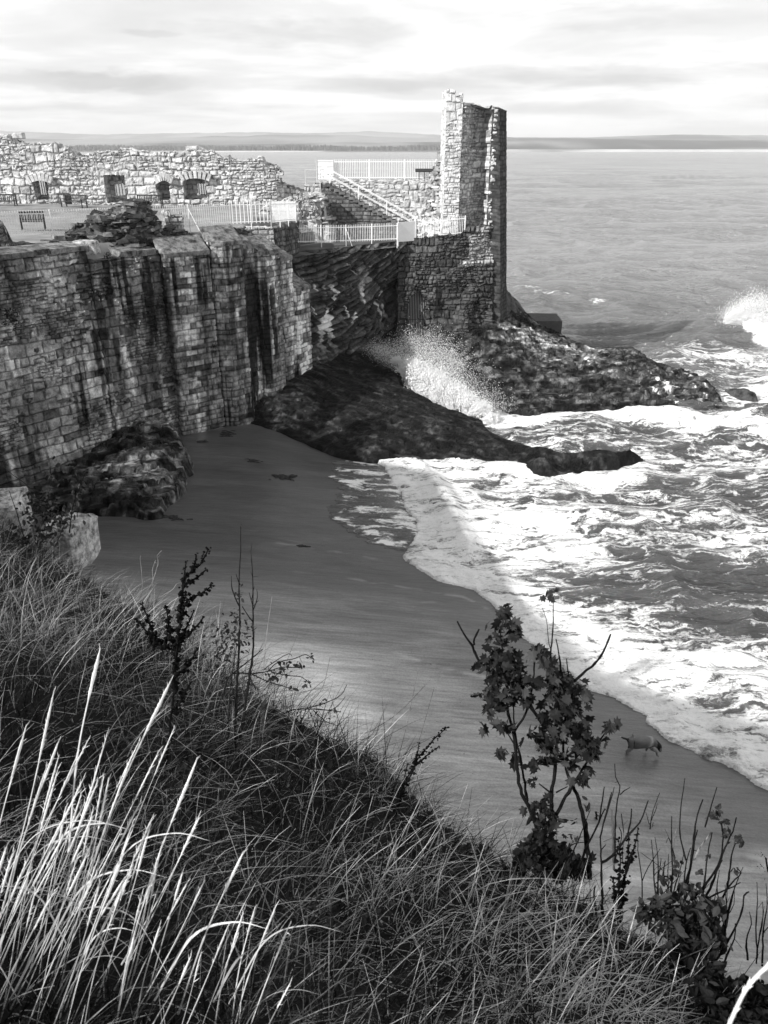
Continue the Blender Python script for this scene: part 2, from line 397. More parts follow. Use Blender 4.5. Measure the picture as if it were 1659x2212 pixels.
# sea water with foam
m,nt=newmat('sea_water'); P=coords(nt); fm=attr(nt,'foam'); far=attr(nt,'far')
wp=N(nt,'ShaderNodeVectorMath',operation='ADD'); nz=N(nt,'ShaderNodeTexNoise'); nz.inputs['Scale'].default_value=.55; nz.inputs['Detail'].default_value=5; nz.inputs['Roughness'].default_value=.6; L(nt,P,nz.inputs['Vector'])
sc=N(nt,'ShaderNodeVectorMath',operation='SCALE'); sc.inputs['Scale'].default_value=1.5; L(nt,nz.outputs['Color'],sc.inputs[0]); L(nt,mapping(nt,P,(.5,1.45,.3),(0,0,-.15)),wp.inputs[0]); L(nt,sc.outputs[0],wp.inputs[1])
def lace(scale,k):
    v=N(nt,'ShaderNodeTexVoronoi',feature='DISTANCE_TO_EDGE'); v.inputs['Scale'].default_value=scale; L(nt,wp.outputs[0],v.inputs['Vector'])
    return math_(nt,'SUBTRACT',1.0,math_(nt,'MULTIPLY',v.outputs['Distance'],k),True)
def web(scale,k,det):
    n_=N(nt,'ShaderNodeTexNoise'); n_.inputs['Scale'].default_value=scale; n_.inputs['Detail'].default_value=det; n_.inputs['Roughness'].default_value=.55; n_.inputs['Distortion'].default_value=.8; L(nt,wp.outputs[0],n_.inputs['Vector'])
    return math_(nt,'SUBTRACT',1.0,math_(nt,'MULTIPLY',math_(nt,'ABSOLUTE',math_(nt,'SUBTRACT',n_.outputs['Fac'],.5)),k),True)
l1=web(.6,8.0,4); l2=web(1.7,7.0,4); l3=web(4.2,5.5,3); big=noise(nt,mapping(nt,P,(.6,1.2,.3),(0,0,-.3)),.28,4,.6); fine=noise(nt,wp.outputs[0],4.5,6,.75)
pat=math_(nt,'ADD',math_(nt,'ADD',math_(nt,'MULTIPLY',l1,.44),math_(nt,'ADD',math_(nt,'MULTIPLY',l2,.36),math_(nt,'MULTIPLY',l3,.24))),math_(nt,'ADD',math_(nt,'MULTIPLY',big,.6),math_(nt,'MULTIPLY',fine,.5)))   # ~ .6..1.6
fac=ramp(nt,math_(nt,'ADD',math_(nt,'MULTIPLY',fm,1.5),math_(nt,'SUBTRACT',pat,1.30)),[(.34,0),(.76,1)])
fac=math_(nt,'MULTIPLY',fac,ramp(nt,fm,[(.02,0),(.12,1)]))
b1=noise(nt,mapping(nt,P,(.5,1.5,1),(0,0,.1)),1.1,6,.62,.4); b2=noise(nt,mapping(nt,P,(.7,2.0,1),(0,0,-.15)),4.0,5,.6)
bp=N(nt,'ShaderNodeBump'); bp.inputs['Strength'].default_value=.9; bp.inputs['Distance'].default_value=.7; b0=noise(nt,mapping(nt,P,(.4,1.0,1),(0,0,.05)),.33,5,.65,.5); L(nt,math_(nt,'ADD',math_(nt,'ADD',b1,math_(nt,'MULTIPLY',b2,.25)),math_(nt,'MULTIPLY',math_(nt,'MULTIPLY',b0,attr(nt,'off')),2.6)),bp.inputs['Height'])
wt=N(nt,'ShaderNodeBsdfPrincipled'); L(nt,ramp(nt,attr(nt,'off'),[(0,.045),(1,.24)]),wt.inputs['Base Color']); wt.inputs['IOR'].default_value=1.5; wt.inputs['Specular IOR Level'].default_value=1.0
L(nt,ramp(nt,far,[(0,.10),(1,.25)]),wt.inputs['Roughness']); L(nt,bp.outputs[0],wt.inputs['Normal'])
fb=N(nt,'ShaderNodeBump'); fb.inputs['Strength'].default_value=.6; fb.inputs['Distance'].default_value=.12; L(nt,math_(nt,'ADD',pat,math_(nt,'MULTIPLY',noise(nt,P,9,5,.7),.6)),fb.inputs['Height'])
fo=N(nt,'ShaderNodeBsdfPrincipled'); L(nt,ramp(nt,math_(nt,'ADD',math_(nt,'MULTIPLY',pat,.5),math_(nt,'MULTIPLY',noise(nt,P,7,5,.7),.6)),[(.60,.5),(.95,.92)]),fo.inputs['Base Color']); fo.inputs['Roughness'].default_value=.8; fo.inputs['Specular IOR Level'].default_value=.2; L(nt,fb.outputs[0],fo.inputs['Normal'])
ms=N(nt,'ShaderNodeMixShader'); L(nt,fac,ms.inputs[0]); L(nt,wt.outputs[0],ms.inputs[1]); L(nt,fo.outputs[0],ms.inputs[2]); o=N(nt,'ShaderNodeOutputMaterial'); L(nt,ms.outputs[0],o.inputs[0])
M['sea']=m
# ---------------------------------------------------------------- world, sun, camera
SUN_EL=math.radians(31); LD=np.array([.82,.57]); LD/=np.linalg.norm(LD)     # horizontal travel of the light
w=bpy.data.worlds.new('World'); scene.world=w; w.use_nodes=True; nt=w.node_tree; nt.nodes.clear()
sky=N(nt,'ShaderNodeTexSky',sky_type='NISHITA',sun_disc=False); sky.sun_elevation=SUN_EL; sky.sun_rotation=math.atan2(-LD[0],-LD[1])%(2*math.pi)
sky.air_density=1.0; sky.dust_density=2.0
bw=N(nt,'ShaderNodeRGBToBW'); L(nt,sky.outputs[0],bw.inputs[0])
tc=N(nt,'ShaderNodeTexCoord'); sx=N(nt,'ShaderNodeSeparateXYZ'); L(nt,tc.outputs['Generated'],sx.inputs[0])
zz=math_(nt,'ADD',math_(nt,'MAXIMUM',sx.outputs[2],0.0),.085)
cv=N(nt,'ShaderNodeCombineXYZ'); L(nt,math_(nt,'DIVIDE',sx.outputs[0],zz),cv.inputs[0]); L(nt,math_(nt,'DIVIDE',sx.outputs[1],zz),cv.inputs[1])
c1=noise(nt,mapping(nt,cv.outputs[0],(.55,.62,1),(0,0,.2)),.95,6,.52,.25)
deck=ramp(nt,c1,[(.36,9.2),(.46,7.8),(.54,6.3),(.64,5.5)])            # cloud deck luminance before the strength
hz=ramp(nt,sx.outputs[2],[(.0,.96),(.10,1.0),(.40,1.0),(.7,.6),(1.0,.45)])
az_=math_(nt,'ARCTAN2',sx.outputs[0],sx.outputs[1]); el_=math_(nt,'ARCSINE',sx.outputs[2]); wob=noise(nt,mapping(nt,tc.outputs['Generated'],(1,1,3.0)),9,6,.6); wob2=noise(nt,mapping(nt,tc.outputs['Generated'],(1,1,4.0)),26,5,.6)
acc=None
for px_,py_,wx_,wy_,k_ in [(195,176,190,24,1.0),(880,176,190,26,.9),(760,192,130,14,.6),(1420,160,330,24,.8),(640,70,220,26,.6),(330,72,60,7,.6),(120,240,140,20,.55),(560,240,260,18,.5),(1290,185,160,20,.6),(1250,42,260,24,.45),(1150,235,200,14,.4)]:
    r_=ray(px_,py_); a0=math.atan2(r_[0],r_[1]); e0=math.asin(r_[2]/math.sqrt(r_[0]**2+r_[1]**2+r_[2]**2)); wa=wx_/F; we=wy_/F*.85
    da=math_(nt,'DIVIDE',math_(nt,'SUBTRACT',az_,a0),wa); de=math_(nt,'ADD',math_(nt,'DIVIDE',math_(nt,'SUBTRACT',el_,e0),we),math_(nt,'MULTIPLY',math_(nt,'SUBTRACT',wob2,.5),2.2))
    rr_=math_(nt,'ADD',math_(nt,'MULTIPLY',da,da),math_(nt,'MULTIPLY',de,de)); g_=math_(nt,'MULTIPLY',math_(nt,'SUBTRACT',1.15,math_(nt,'ADD',rr_,math_(nt,'MULTIPLY',math_(nt,'SUBTRACT',wob,.5),1.8)),True),k_)
    acc=g_ if acc is None else math_(nt,'MAXIMUM',acc,g_)
deck=math_(nt,'SUBTRACT',deck,math_(nt,'MULTIPLY',acc,1.7))
mix=N(nt,'ShaderNodeMix',data_type='FLOAT'); mix.inputs[0].default_value=.93; L(nt,bw.outputs[0],mix.inputs[2]); L(nt,math_(nt,'MULTIPLY',deck,hz),mix.inputs[3])
bg=N(nt,'ShaderNodeBackground'); bg.inputs['Strength'].default_value=.115; L(nt,mix.outputs[0],bg.inputs[0]); o=N(nt,'ShaderNodeOutputWorld'); L(nt,bg.outputs[0],o.inputs[0])
sl=bpy.data.lights.new('sun','SUN'); sl.energy=5.0; sl.angle=math.radians(.5); sl.color=(1,.995,.985)
so=bpy.data.objects.new('sun',sl); COL.objects.link(so); ld=Vector((LD[0]*math.cos(SUN_EL),LD[1]*math.cos(SUN_EL),-math.sin(SUN_EL)))
so.rotation_euler=ld.to_track_quat('-Z','Y').to_euler(); so.location=(-60,-30,60)
cd=bpy.data.cameras.new('camera'); cam=bpy.data.objects.new('camera',cd); COL.objects.link(cam); scene.camera=cam
cam.location=(0,0,EYE); cam.rotation_euler=(math.pi/2-PITCH,0,0); cd.sensor_fit='VERTICAL'; cd.sensor_height=24; cd.lens=24*F/2212
cd.clip_start=.1; cd.clip_end=60000; cd.dof.use_dof=True; cd.dof.focus_distance=30; cd.dof.aperture_fstop=6.5
vs=scene.view_settings; vs.view_transform='Standard'; vs.look='None'; vs.exposure=0.42; vs.gamma=1.0
scene.cycles.max_bounces=8; scene.cycles.diffuse_bounces=7; scene.cycles.transparent_max_bounces=8; scene.cycles.volume_bounces=0
# ================================================================ foreground slope
EDGE=np.array([(-22,24),(-15,21.5),(-9.2,16.8),(-4.9,11.0),(-2.25,7.5),(-1.1,5.35),(0.0,4.3),(.5,3.4),(1.1,2.85),(1.5,2.4),(1.9,2.0),(3.6,.6),(7,-4)])
HPOLY=np.vstack([EDGE,[(7,-25),(-40,-25),(-40,24)]])
def hill(x,y):
    x=np.asarray(x,float); y=np.asarray(y,float); sh=x.shape
    p=14.72-.55*np.where(y>0,y,y*.1)-.30*x-.02*np.maximum(-x-6,0)
    sd=seg_dist(np.c_[x.ravel(),y.ravel()],HPOLY,True).reshape(sh)
    p=p+.38*np.maximum(-x-11,0)*sst(3,10,y)  # far left flank, out of view, raised to shade the beach
    r=.35*(fbm(x*.45,y*.45,0,3,3)-.5)+.12*(fbm(x*1.6,y*1.6,0,8,3)-.5)
    far=sst(.0,2.0,-sd)
    z=p+r*(1+1.5*far)-2.4*np.maximum(-sd,0)+far*1.2*(fbm(x*.7,y*.7,0,21,4)-.5)
    return np.maximum(z,-1.2)
def axis(parts):
    return np.concatenate([np.arange(a,b,s) for a,b,s in parts])
gx=axis([(-40,-12,.6),(-12,6,.11),(6,14,.4)]); gy=axis([(-25,0,.8),(0,14,.11),(14,32,.3)])
X,Y=np.meshgrid(gx,gy,indexing='ij'); Zh=hill(X,Y)
o=put('hillside',grid_mesh('hillside',np.stack([X,Y,Zh],-1),True,{'tint':.5+fbm(X,Y,0,5,3)}),M['soil']); kind(o,'structure')
# ================================================================ beach
SHORE_D=[(2050,1990),(1900,1830),(1760,1745),(1659,1692),(1600,1660),(1560,1641),(1500,1622),(1450,1600),(1415,1568),(1388,1540),(1330,1503),(1290,1490),(1250,1468),(1190,1420),(1140,1385),(1105,1342),(1065,1305),(1030,1281),(960,1262),(905,1238),(876,1205),(880,1180),(905,1150),(895,1120),(866,1085),(858,1055),(845,1025),(822,998),(790,985),(735,982)]
SHORE=XY(SHORE_D)
_s=smooth_path(SHORE,.12); _n=np.stack([np.gradient(_s[:,1]),-np.gradient(_s[:,0])],1); _n/=np.linalg.norm(_n,axis=1)[:,None]
_k=np.arange(len(_s))*.12; SHORE=_s+_n*(.28*(fbm(_k*.9,0*_k,0,4,4)-.5)*2+.35*(fbm(_k*.22,0*_k,0,9,2)-.5)*2+.10*(fbm(_k*3.1,0*_k,0,29,3)-.5)*2)[:,None]
SEAPOLY=np.vstack([SHORE,[(-7.0,49),(-10,52),(-30,56),(-9000,9000),(0,12000),(9000,9000),(600,60),(60,6)]])
bt=[]
for (x,y,z) in [(520,922,.95),(450,935,1.0),(390,950,1.05),(300,1115,.95),(200,1150,1.1),(100,1110,1.0),(150,1180,1.3),(-60,1250,1.7),(450,1150,.85),(620,1000,.55),(650,1250,.75),(760,1120,.2),(500,1400,1.3),(700,1500,1.2),(900,1500,.75),(1050,1420,.4),(1000,1750,1.25),(1300,1650,.55),(1400,1900,1.1),(1650,1900,.75),(1200,2100,1.9),(1659,2150,1.5),
    (950,850,-.9),(1050,890,-.9),(870,790,-.7),(1300,940,-1.1),(720,850,-.9),(1150,950,-.8),(1100,1100,-.7),(1300,1250,-.9),(1659,1450,-.9),(1100,1290,-.18),(1300,1450,-.15),(1659,1640,-.15),(1250,1380,-.35),(980,1120,-.3),(900,1000,-.2),(1400,1000,-1.3),(1800,1500,-1.2)]: bt.append(G(x,y,z))
for x,y in SHORE_D[2::3]: bt.append(G(x,y,0.0))
BT=TPS(bt,.15)
def beach(x,y):
    x=np.asarray(x,float); y=np.asarray(y,float)
    return BT(np.c_[x.ravel(),y.ravel()]).reshape(x.shape)+.05*(fbm(x*.5,y*.5,0,61,3)-.5)
gx=np.arange(-26,34,.10); gy=np.concatenate([np.arange(4,40,.09),np.arange(40,58,.2)]); X,Y=np.meshgrid(gx,gy,indexing='ij'); Zb=beach(X,Y)
sdw=seg_dist(np.c_[X.ravel(),Y.ravel()],SEAPOLY,True).reshape(X.shape)     # + in the sea
wet=sst(-5.5,-.8,sdw+3.2*(fbm(X*.16,Y*.55,0,14,4)-.5))
wet=np.maximum(wet,1.0*sst(19.5,29,Y+X*.12+3.5*(fbm(X*.1,Y*.7,0,31,4)-.5)))
c_=G(615,1490,1.2); pale=sst(.25,.8,np.exp(-((X-c_[0]+.3)/3.4)**2-((Y-c_[1]+.6)/3.4)**2)+.7*(fbm(X*.18,Y*1.1,0,81,4)-.5)); wet=wet*(1-.75*pale)  # pale: bright sheen on the sand painted into its colour
line=np.zeros(X.shape)
for pts,w_,k_ in [([(640,1236),(780,1240),(900,1252),(1000,1262),(1060,1285)],.05,.7),([(600,1170),(760,1180),(880,1190)],.05,.5),([(850,1412),(960,1440),(1050,1450),(1130,1442)],.06,.9),([(560,1400),(760,1420),(900,1440)],.07,.35),([(420,1300),(620,1300),(850,1290),(980,1275)],.06,.35),([(1000,1560),(1150,1560),(1300,1540)],.05,.4),([(1250,1960),(1400,1905),(1560,1870),(1700,1850)],.30,.9),([(300,1130),(500,1140),(650,1165)],.05,.35)]:
    dl=seg_dist(np.c_[X.ravel(),Y.ravel()]+.12*np.c_[fbm(X*1.5,Y*1.5,0,3,3).ravel()-.5,fbm(X*1.5,Y*1.5,0,4,3).ravel()-.5]*2,XY(pts,.7)).reshape(X.shape)
    line=np.maximum(line,k_*np.exp(-(dl/(w_+.03))**2)*sst(.46,.72,fbm(X*1.7,Y*4.1,0,int(pts[0][0]),5)+.04)*sst(.35,.6,fbm(X*.45,Y*.45,0,int(pts[0][0])+3,2))*1.3)
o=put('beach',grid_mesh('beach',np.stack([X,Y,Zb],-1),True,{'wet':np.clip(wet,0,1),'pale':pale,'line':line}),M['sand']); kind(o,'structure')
# ================================================================ sea
th=np.radians(np.arange(-58,58.01,.17)); r=[9.0]
while r[-1]<5200: r.append(r[-1]*1.0042+.012)
r=np.array(r); TH,R=np.meshgrid(th,r,indexing='ij'); X=R*np.sin(TH); Y=R*np.cos(TH)
sd=seg_dist(np.c_[X.ravel(),Y.ravel()],SEAPOLY,True).reshape(X.shape)
cell=R*.0045
def wv(la,lb,amp,seed,rot,sharp=True):
    a=X*math.cos(rot)+Y*math.sin(rot); b=-X*math.sin(rot)+Y*math.cos(rot)
    a=a+.35*la*(vn(X/la,Y/la,0,seed+3)-.5)
    f=ridged(a/la,b/lb,0,seed,1)**1.5 if sharp else vn(a/la,b/lb,0,seed)
    return amp*(f-.45)*sst(2.0,5.0,lb/cell)
calm=sst(0,9,sd)
near=1-sst(60,90,R)
Zs=(wv(75,28,1.3,91,-.05)*sst(110,220,R)+wv(27,10.5,1.0,101,.08)*sst(4,25,sd)*(1-.5*near)+wv(12,4.8,.85,131,-.12)*(.35+.65*calm)*(1-.35*near)+wv(5.6,2.3,.60,151,.1)+wv(2.5,1.1,.36,171,-.1)+wv(1.2,.55,.13,181,.15))*(.25+.75*calm)
# the breaker and the bores as real ridges of water
def ridge(pts,h,w,back=3.0,zz=0.0):
    poly=XY(pts,zz); P=np.c_[X.ravel(),Y.ravel()]; d=seg_dist(P,poly)
    c=np.zeros(len(P)); 
    side=np.zeros(len(P)); best=np.full(len(P),1e9)
    for a,b in zip(poly[:-1],poly[1:]):
        ab=b-a; t=np.clip(((P-a)@ab)/(ab@ab),0,1); e=P-a-t[:,None]*ab; q=(e*e).sum(1); k=q<best
        best[k]=q[k]; side[k]=(ab[0]*e[k,1]-ab[1]*e[k,0])
    w_=np.where(side>0,w*back,w); return (h*np.exp(-(d/w_)**2)).reshape(X.shape),d.reshape(X.shape),side.reshape(X.shape)
rb,db,sb=ridge([(1390,722),(1480,724),(1560,728),(1640,738),(1760,752)],1.25,1.5,1.8); rb=rb*(.55+.9*fbm(X*.35,Y*.5,0,37,3))
rc,dc,sc_=ridge([(1010,1185),(985,1140),(975,1090),(935,1040),(905,1010)],.32,.5,2.2)
rd,dd,sdd=ridge([(1100,640),(1160,642),(1260,655)],.55,.8,2.5)
re_,de,se=ridge([(1440,995),(1380,985),(1240,1015),(1100,1010)],.35,.7,2)
Zs=Zs+rb*sst(0,14,X-23)+rc+rd
bz=beach(X,Y); film=.02+.10*sst(0,.7,sd)+.05*fbm(X*2.5,Y*2.5,0,6,3)
Zs=np.where((sd<7)&(Y<50),np.maximum(Zs,bz+film),Zs)
Zs=np.where((sd<0)&(Y<50)&(X>-8),bz-.06+2.0*np.maximum(sd,-.5),Zs)
# foam density in world space
Zs=Zs*(1-.75*np.exp(-(seg_dist(np.c_[X.ravel(),Y.ravel()],XY([(1100,975),(1200,1000),(1280,995),(1380,985)],.3)).reshape(X.shape)/2.2)**2)*(sd>2.5))
P2=np.c_[X.ravel(),Y.ravel()]
def near_line(pts,w,zz=0.0): return np.exp(-(seg_dist(P2,XY(pts,zz)).reshape(X.shape)/w)**2)
def blob(px,py,rx,ry=None):
    c=G(px,py); return np.exp(-((X-c[0])/rx)**2-((Y-c[1])/(ry or rx))**2)
wn=fbm(X*.25,Y*.25,0,44,3)
foam=.52*sst(62,36,Y+5*(wn-.5))*sst(70,14,R*0+X)+.25*(wn-.5)
foam=foam-.30*blob(1580,1290,5.0,4)-.12*blob(1290,1300,3,2.2)-.15*blob(1180,1400,2.0,1.3)-.15*blob(1450,1560,1.0,.8)-.15*blob(1640,1120,8,5)-.10*blob(1400,1040,5,3)
shorew=1.5+1.6*fbm(X*.12,Y*.12,0,12,2)+1.3*blob(930,1130,4,9)
foam=np.maximum(foam,(.82+.45*fbm(X*.9,Y*.9,0,61,4))*np.exp(-(np.maximum(sd,0)/shorew)**2)*(Y<48))
foam=np.maximum(foam,.80*near_line([(1000,1190),(1150,1300),(1250,1345),(1330,1420),(1450,1450),(1560,1440),(1700,1480)],1.25))
foam=np.maximum(foam,.78*near_line([(1060,1110),(1160,1130),(1260,1200)],1.7))
foam=np.maximum(foam,(.75+.5*fbm(X*.8,Y*.8,0,33,3))*np.exp(-(dc/np.where(sc_>0,.9,1.5))**2))
foam=np.maximum(foam,1.05*near_line([(1000,850),(1060,893),(1130,910),(1290,893),(1400,900),(1520,915),(1600,915),(1760,935)],1.7)*(.75+.5*fbm(X*.7,Y*.9,0,35,3)))
foam=np.maximum(foam,.92*near_line([(830,1000),(950,1000),(1060,1005),(1200,1030),(1340,1030)],1.9))
foam=np.maximum(foam,.95*near_line([(1270,1016),(1350,990),(1400,985)],.6))
foam=np.maximum(foam,.8*near_line([(1620,870),(1659,850),(1760,830)],2.5))
foam=np.maximum(foam,.55*near_line([(1080,632),(1170,641),(1290,655)],1.6)*sst(.35,.6,fbm(X*.4,Y*.6,0,90,3)))
foam=np.maximum(foam,1.25*np.exp(-(db/np.where(sb>0,1.6,3.4))**2)*sst(33.2,34.6,X))
foam=np.maximum(foam,.62*near_line([(1520,770),(1700,790)],4.0)*.8)
foam=np.maximum(foam,.42*blob(1640,800,14,7))
Zs=Zs+.16*sst(.5,1.0,foam)*(fbm(X*1.6,Y*1.6,0,77,4)-.3)+.10*sst(.5,1.0,foam)*(ridged(X*3.5,Y*3.5,0,78,3)-.4)*sst(.3,1.2,sd)
Zs=Zs+.55*sst(.9,1.2,foam)*sst(33.0,35,X)*sst(68,72,Y)*(fbm(X*1.2,Y*1.2,0,70,4))
far=sst(120,1500,R); foam=np.clip(foam,0,1.3); foam=np.where((foam>.62)&(Y<66),.62+.28*(foam-.62),foam)
idx=(sd[:-1,:-1]>-.6)|(sd[1:,:-1]>-.6)|(sd[:-1,1:]>-.6)|(sd[1:,1:]>-.6)
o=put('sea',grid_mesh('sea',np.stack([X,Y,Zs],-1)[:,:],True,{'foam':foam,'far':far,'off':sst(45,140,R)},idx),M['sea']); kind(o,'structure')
def beachz(x,y): return float(beach(np.array([x]),np.array([y]))[0])
# ================================================================ far shore, hills, wood, haze
def far_strip(name,Yd,top,depth,base,x0=-7000,x1=7000,n=500,tint=.3,seed=1,rough=1.0):
    xs=np.linspace(x0,x1,n); px=CX+F*(xs/(Yd*CP))     # first-order column of the skyline samples
    tp=np.interp(px,[p for p,_ in top],[q for _,q in top])
    ratio=np.array([ray(0,q)[2]/ray(0,q)[1] for q in tp]); zt=np.maximum(EYE+ratio*Yd,base+1)
    zt=zt+rough*(fbm(xs*.004,0*xs,0,seed,4)-.5)*.12*(zt-base+20)
    rows=[];tt=[]
    for f,zf in ((-1,.0),(-.85,.12),(-.6,.38),(-.3,.75),(0,1.0),(.5,.8),(1,.0)):
        yy=Yd+depth*f+0*xs; z=base+(zt-base)*zf*(1+.18*(fbm(xs*.003,yy*.004,0,seed+4,3)-.5)*(zf<1))
        rows.append(np.stack([xs,yy,z],-1)); q=fbm(xs*.0016,yy*.004,0,seed+9,4); tt.append(tint*(.45+1.2*sst(.44,.60,q)))
    return kind(put(name,grid_mesh(name,np.stack(rows,1),True,{'tint':np.stack(tt,1)}),M['farland']),'structure')
o=far_strip('far_shore',4030,[(-2000,326),(960,325.5),(1100,322.5),(2600,322.5)],20,-1.6,tint=.3,seed=2,rough=.3)
far_strip('coastal_plain',5200,[(-2000,310),(300,310),(700,309),(960,307),(1100,301),(1250,300),(1400,303),(1659,304),(2600,304)],1100,0,tint=.16,seed=5)
far_strip('far_hill',7600,[(-2000,300),(0,299),(200,301),(350,297),(520,293),(700,291),(850,296),(960,298),(1100,296),(1200,297),(1400,293),(1500,291),(1659,293),(2600,294)],1900,0,-9000,9000,tint=.15,seed=8)
far_strip('far_hill',12500,[(-2000,284),(0,282),(80,286),(200,290),(400,288),(560,285),(700,287),(800,284),(900,288),(960,292),(1100,297),(2600,298)],2600,0,-14000,14000,tint=.15,seed=13)
V=MB(); nt_=3600
tx=RNG.uniform(-2600,330,nt_); ty=4075+RNG.uniform(0,1,nt_)**1.3*420; tx2=RNG.uniform(350,3500,900); ty2=4150+RNG.uniform(0,1,900)*900
k=fbm(tx2*.004,ty2*.01,0,55,3)>.52; tx=np.r_[tx,tx2[k]]; ty=np.r_[ty,ty2[k]]; hh=np.r_[RNG.uniform(15,27,nt_)*(.75+.5*fbm(tx[:nt_]*.01,0*tx[:nt_],0,6,2)),RNG.uniform(5,10,k.sum())]
an=np.arange(5)*2*math.pi/5
ring=np.stack([np.cos(an),np.sin(an),0*an],1)
n=len(tx); w_=hh*RNG.uniform(.18,.34,n); base=np.stack([tx,ty,2+(ty-4030)*.012],1)
r1=base[:,None]+ring[None]*w_[:,None,None]+np.array([0,0,1])*(hh*.12)[:,None,None]
r2=base[:,None]+ring[None]*(w_*.6)[:,None,None]+np.array([0,0,1])*(hh*.62)[:,None,None]; ap=base+np.array([0,0,1])*hh[:,None]
VV=np.concatenate([r1,r2,ap[:,None]],1); b=(np.arange(n)*11)[:,None]
q=np.concatenate([np.stack([b[:,0]+a,b[:,0]+(a+1)%5,b[:,0]+5+(a+1)%5,b[:,0]+5+a],1) for a in range(5)]); t=np.concatenate([np.stack([b[:,0]+5+a,b[:,0]+5+(a+1)%5,b[:,0]+10],1) for a in range(5)])
V.add(VV.reshape(-1,3),q,t,tint=np.repeat(RNG.uniform(.5,1.5,n),11))
kind(V.build('far_wood',M['forest']),'stuff','dark belt of conifer wood along the far shore behind the bay','wood')
hz=MB(); hz.box((0,8000,162),(34000,20000,336)); o=hz.build('haze',None); kind(o,'stuff','pale haze over the bay','haze')
m,nt=newmat('air_haze'); pv=N(nt,'ShaderNodeVolumePrincipled'); pv.inputs['Density'].default_value=1.0e-4; pv.inputs['Color'].default_value=(.95,.95,.95,1); pv.inputs['Anisotropy'].default_value=.0
oo=N(nt,'ShaderNodeOutputMaterial'); L(nt,pv.outputs[0],oo.inputs['Volume']); o.data.materials.append(m)
# ================================================================ rocks
def rock(name,mat,outline,ctrl,label,cat,amp=.35,strata=.0,blocks=(0,0,0),seed=1,res=.11,fall=1.4,tfun=None,tint=(.6,1.2),shape=1.0,lam=.05,kindof=None,edge=.9,er=.9):
    """terrain-like rock: outline and control points are (px,py,z)"""
    ol=np.array([G(*p) for p in outline]); cp=np.array([G(*p) for p in ctrl]+list(ol)); f=TPS(cp,lam)
    lo=ol[:,:2].min(0)-1.6; hi=ol[:,:2].max(0)+1.6
    X,Y=np.meshgrid(np.arange(lo[0],hi[0],res),np.arange(lo[1],hi[1],res),indexing='ij')
    P=np.c_[X.ravel(),Y.ravel()]; sd=seg_dist(P,ol[:,:2],True).reshape(X.shape)+er*(fbm(X*.5,Y*.5,0,seed,4)-.5)
    z=f(P).reshape(X.shape)
    n=amp*2*(fbm(X*.4,Y*.6,0,seed+2,5,.55)-.5)+amp*1.3*(ridged(X*.42+.2*Y,Y*1.1,0,seed+3,4)-.5)+amp*.45*(ridged(X*1.6,Y*3.4,0,seed+13,3)-.5)-amp*.7*sst(.70,.85,vn(X*1.5,Y*2.2,0,seed+17))
    z=z+n*sst(-.5,edge*1.3,sd)
    if blocks[0]:
        ca,sa=math.cos(blocks[3]),math.sin(blocks[3]); bx=X*ca+Y*sa; by=-X*sa+Y*ca
        p1,b1_,b2_=stones(bx,by,seed+60,blocks[1],blocks[2],.8,.03,.8); p3,b3_,b4_=stones(bx+3,by+1,seed+66,blocks[1]*.4,blocks[2]*.35,.25,.05,1.2)
        z=z+(blocks[0]*(p1*(.3+.7*b1_)-.5)+blocks[0]*.4*(p3*b3_-.4))*sst(-.3,.9,sd); bt_=(.8+.4*b2_)*(.65+.35*p1)*(.85+.3*b4_)*(1-.72*sst(.53,.62,fbm(bx*.8,by*2.8,0,seed+80,4)))*(.7+1.7*sst(.54,.64,fbm(bx*1.9,by*4.0,0,seed+81,4)))*(1-.6*sst(.66,.78,vn(bx*2.6,by*4.2,0,seed+83)))
    if strata:
        q=z/strata+.8*fbm(X*.3,Y*.3,0,seed+6,2); k=np.floor(q); fr=q-k; z=z+strata*(sst(.55,.95,fr)-fr)*.85
    z=z-fall*np.maximum(.25-sd,0)*1.6
    t=tint[0]+(tint[1]-tint[0])*fbm(X*.7,Y*.7,z,seed+7,5)
    if blocks[0]: t=t*bt_
    if tfun is not None: t=t*tfun(X,Y,z)
    mask=(np.maximum(sd[:-1,:-1],sd[1:,1:])>-1.1)
    jx=.14*(vn(X*2.2,Y*2.2,z*2.2,seed+5)-.5)
    o=put(name,grid_mesh(name,np.stack([X+jx,Y+jx,z],-1),False,{'tint':t},mask),mat)
    if kindof: kind(o,kindof)
    else: tag(o,label,cat)
    return o
def patch(px,py,z,rx,ry):
    c=G(px,py,z)
    return lambda X,Y: np.exp(-((X-c[0])/rx)**2-((Y-c[1])/ry)**2)
pa=patch(625,880,1.6,1.9,2.2)
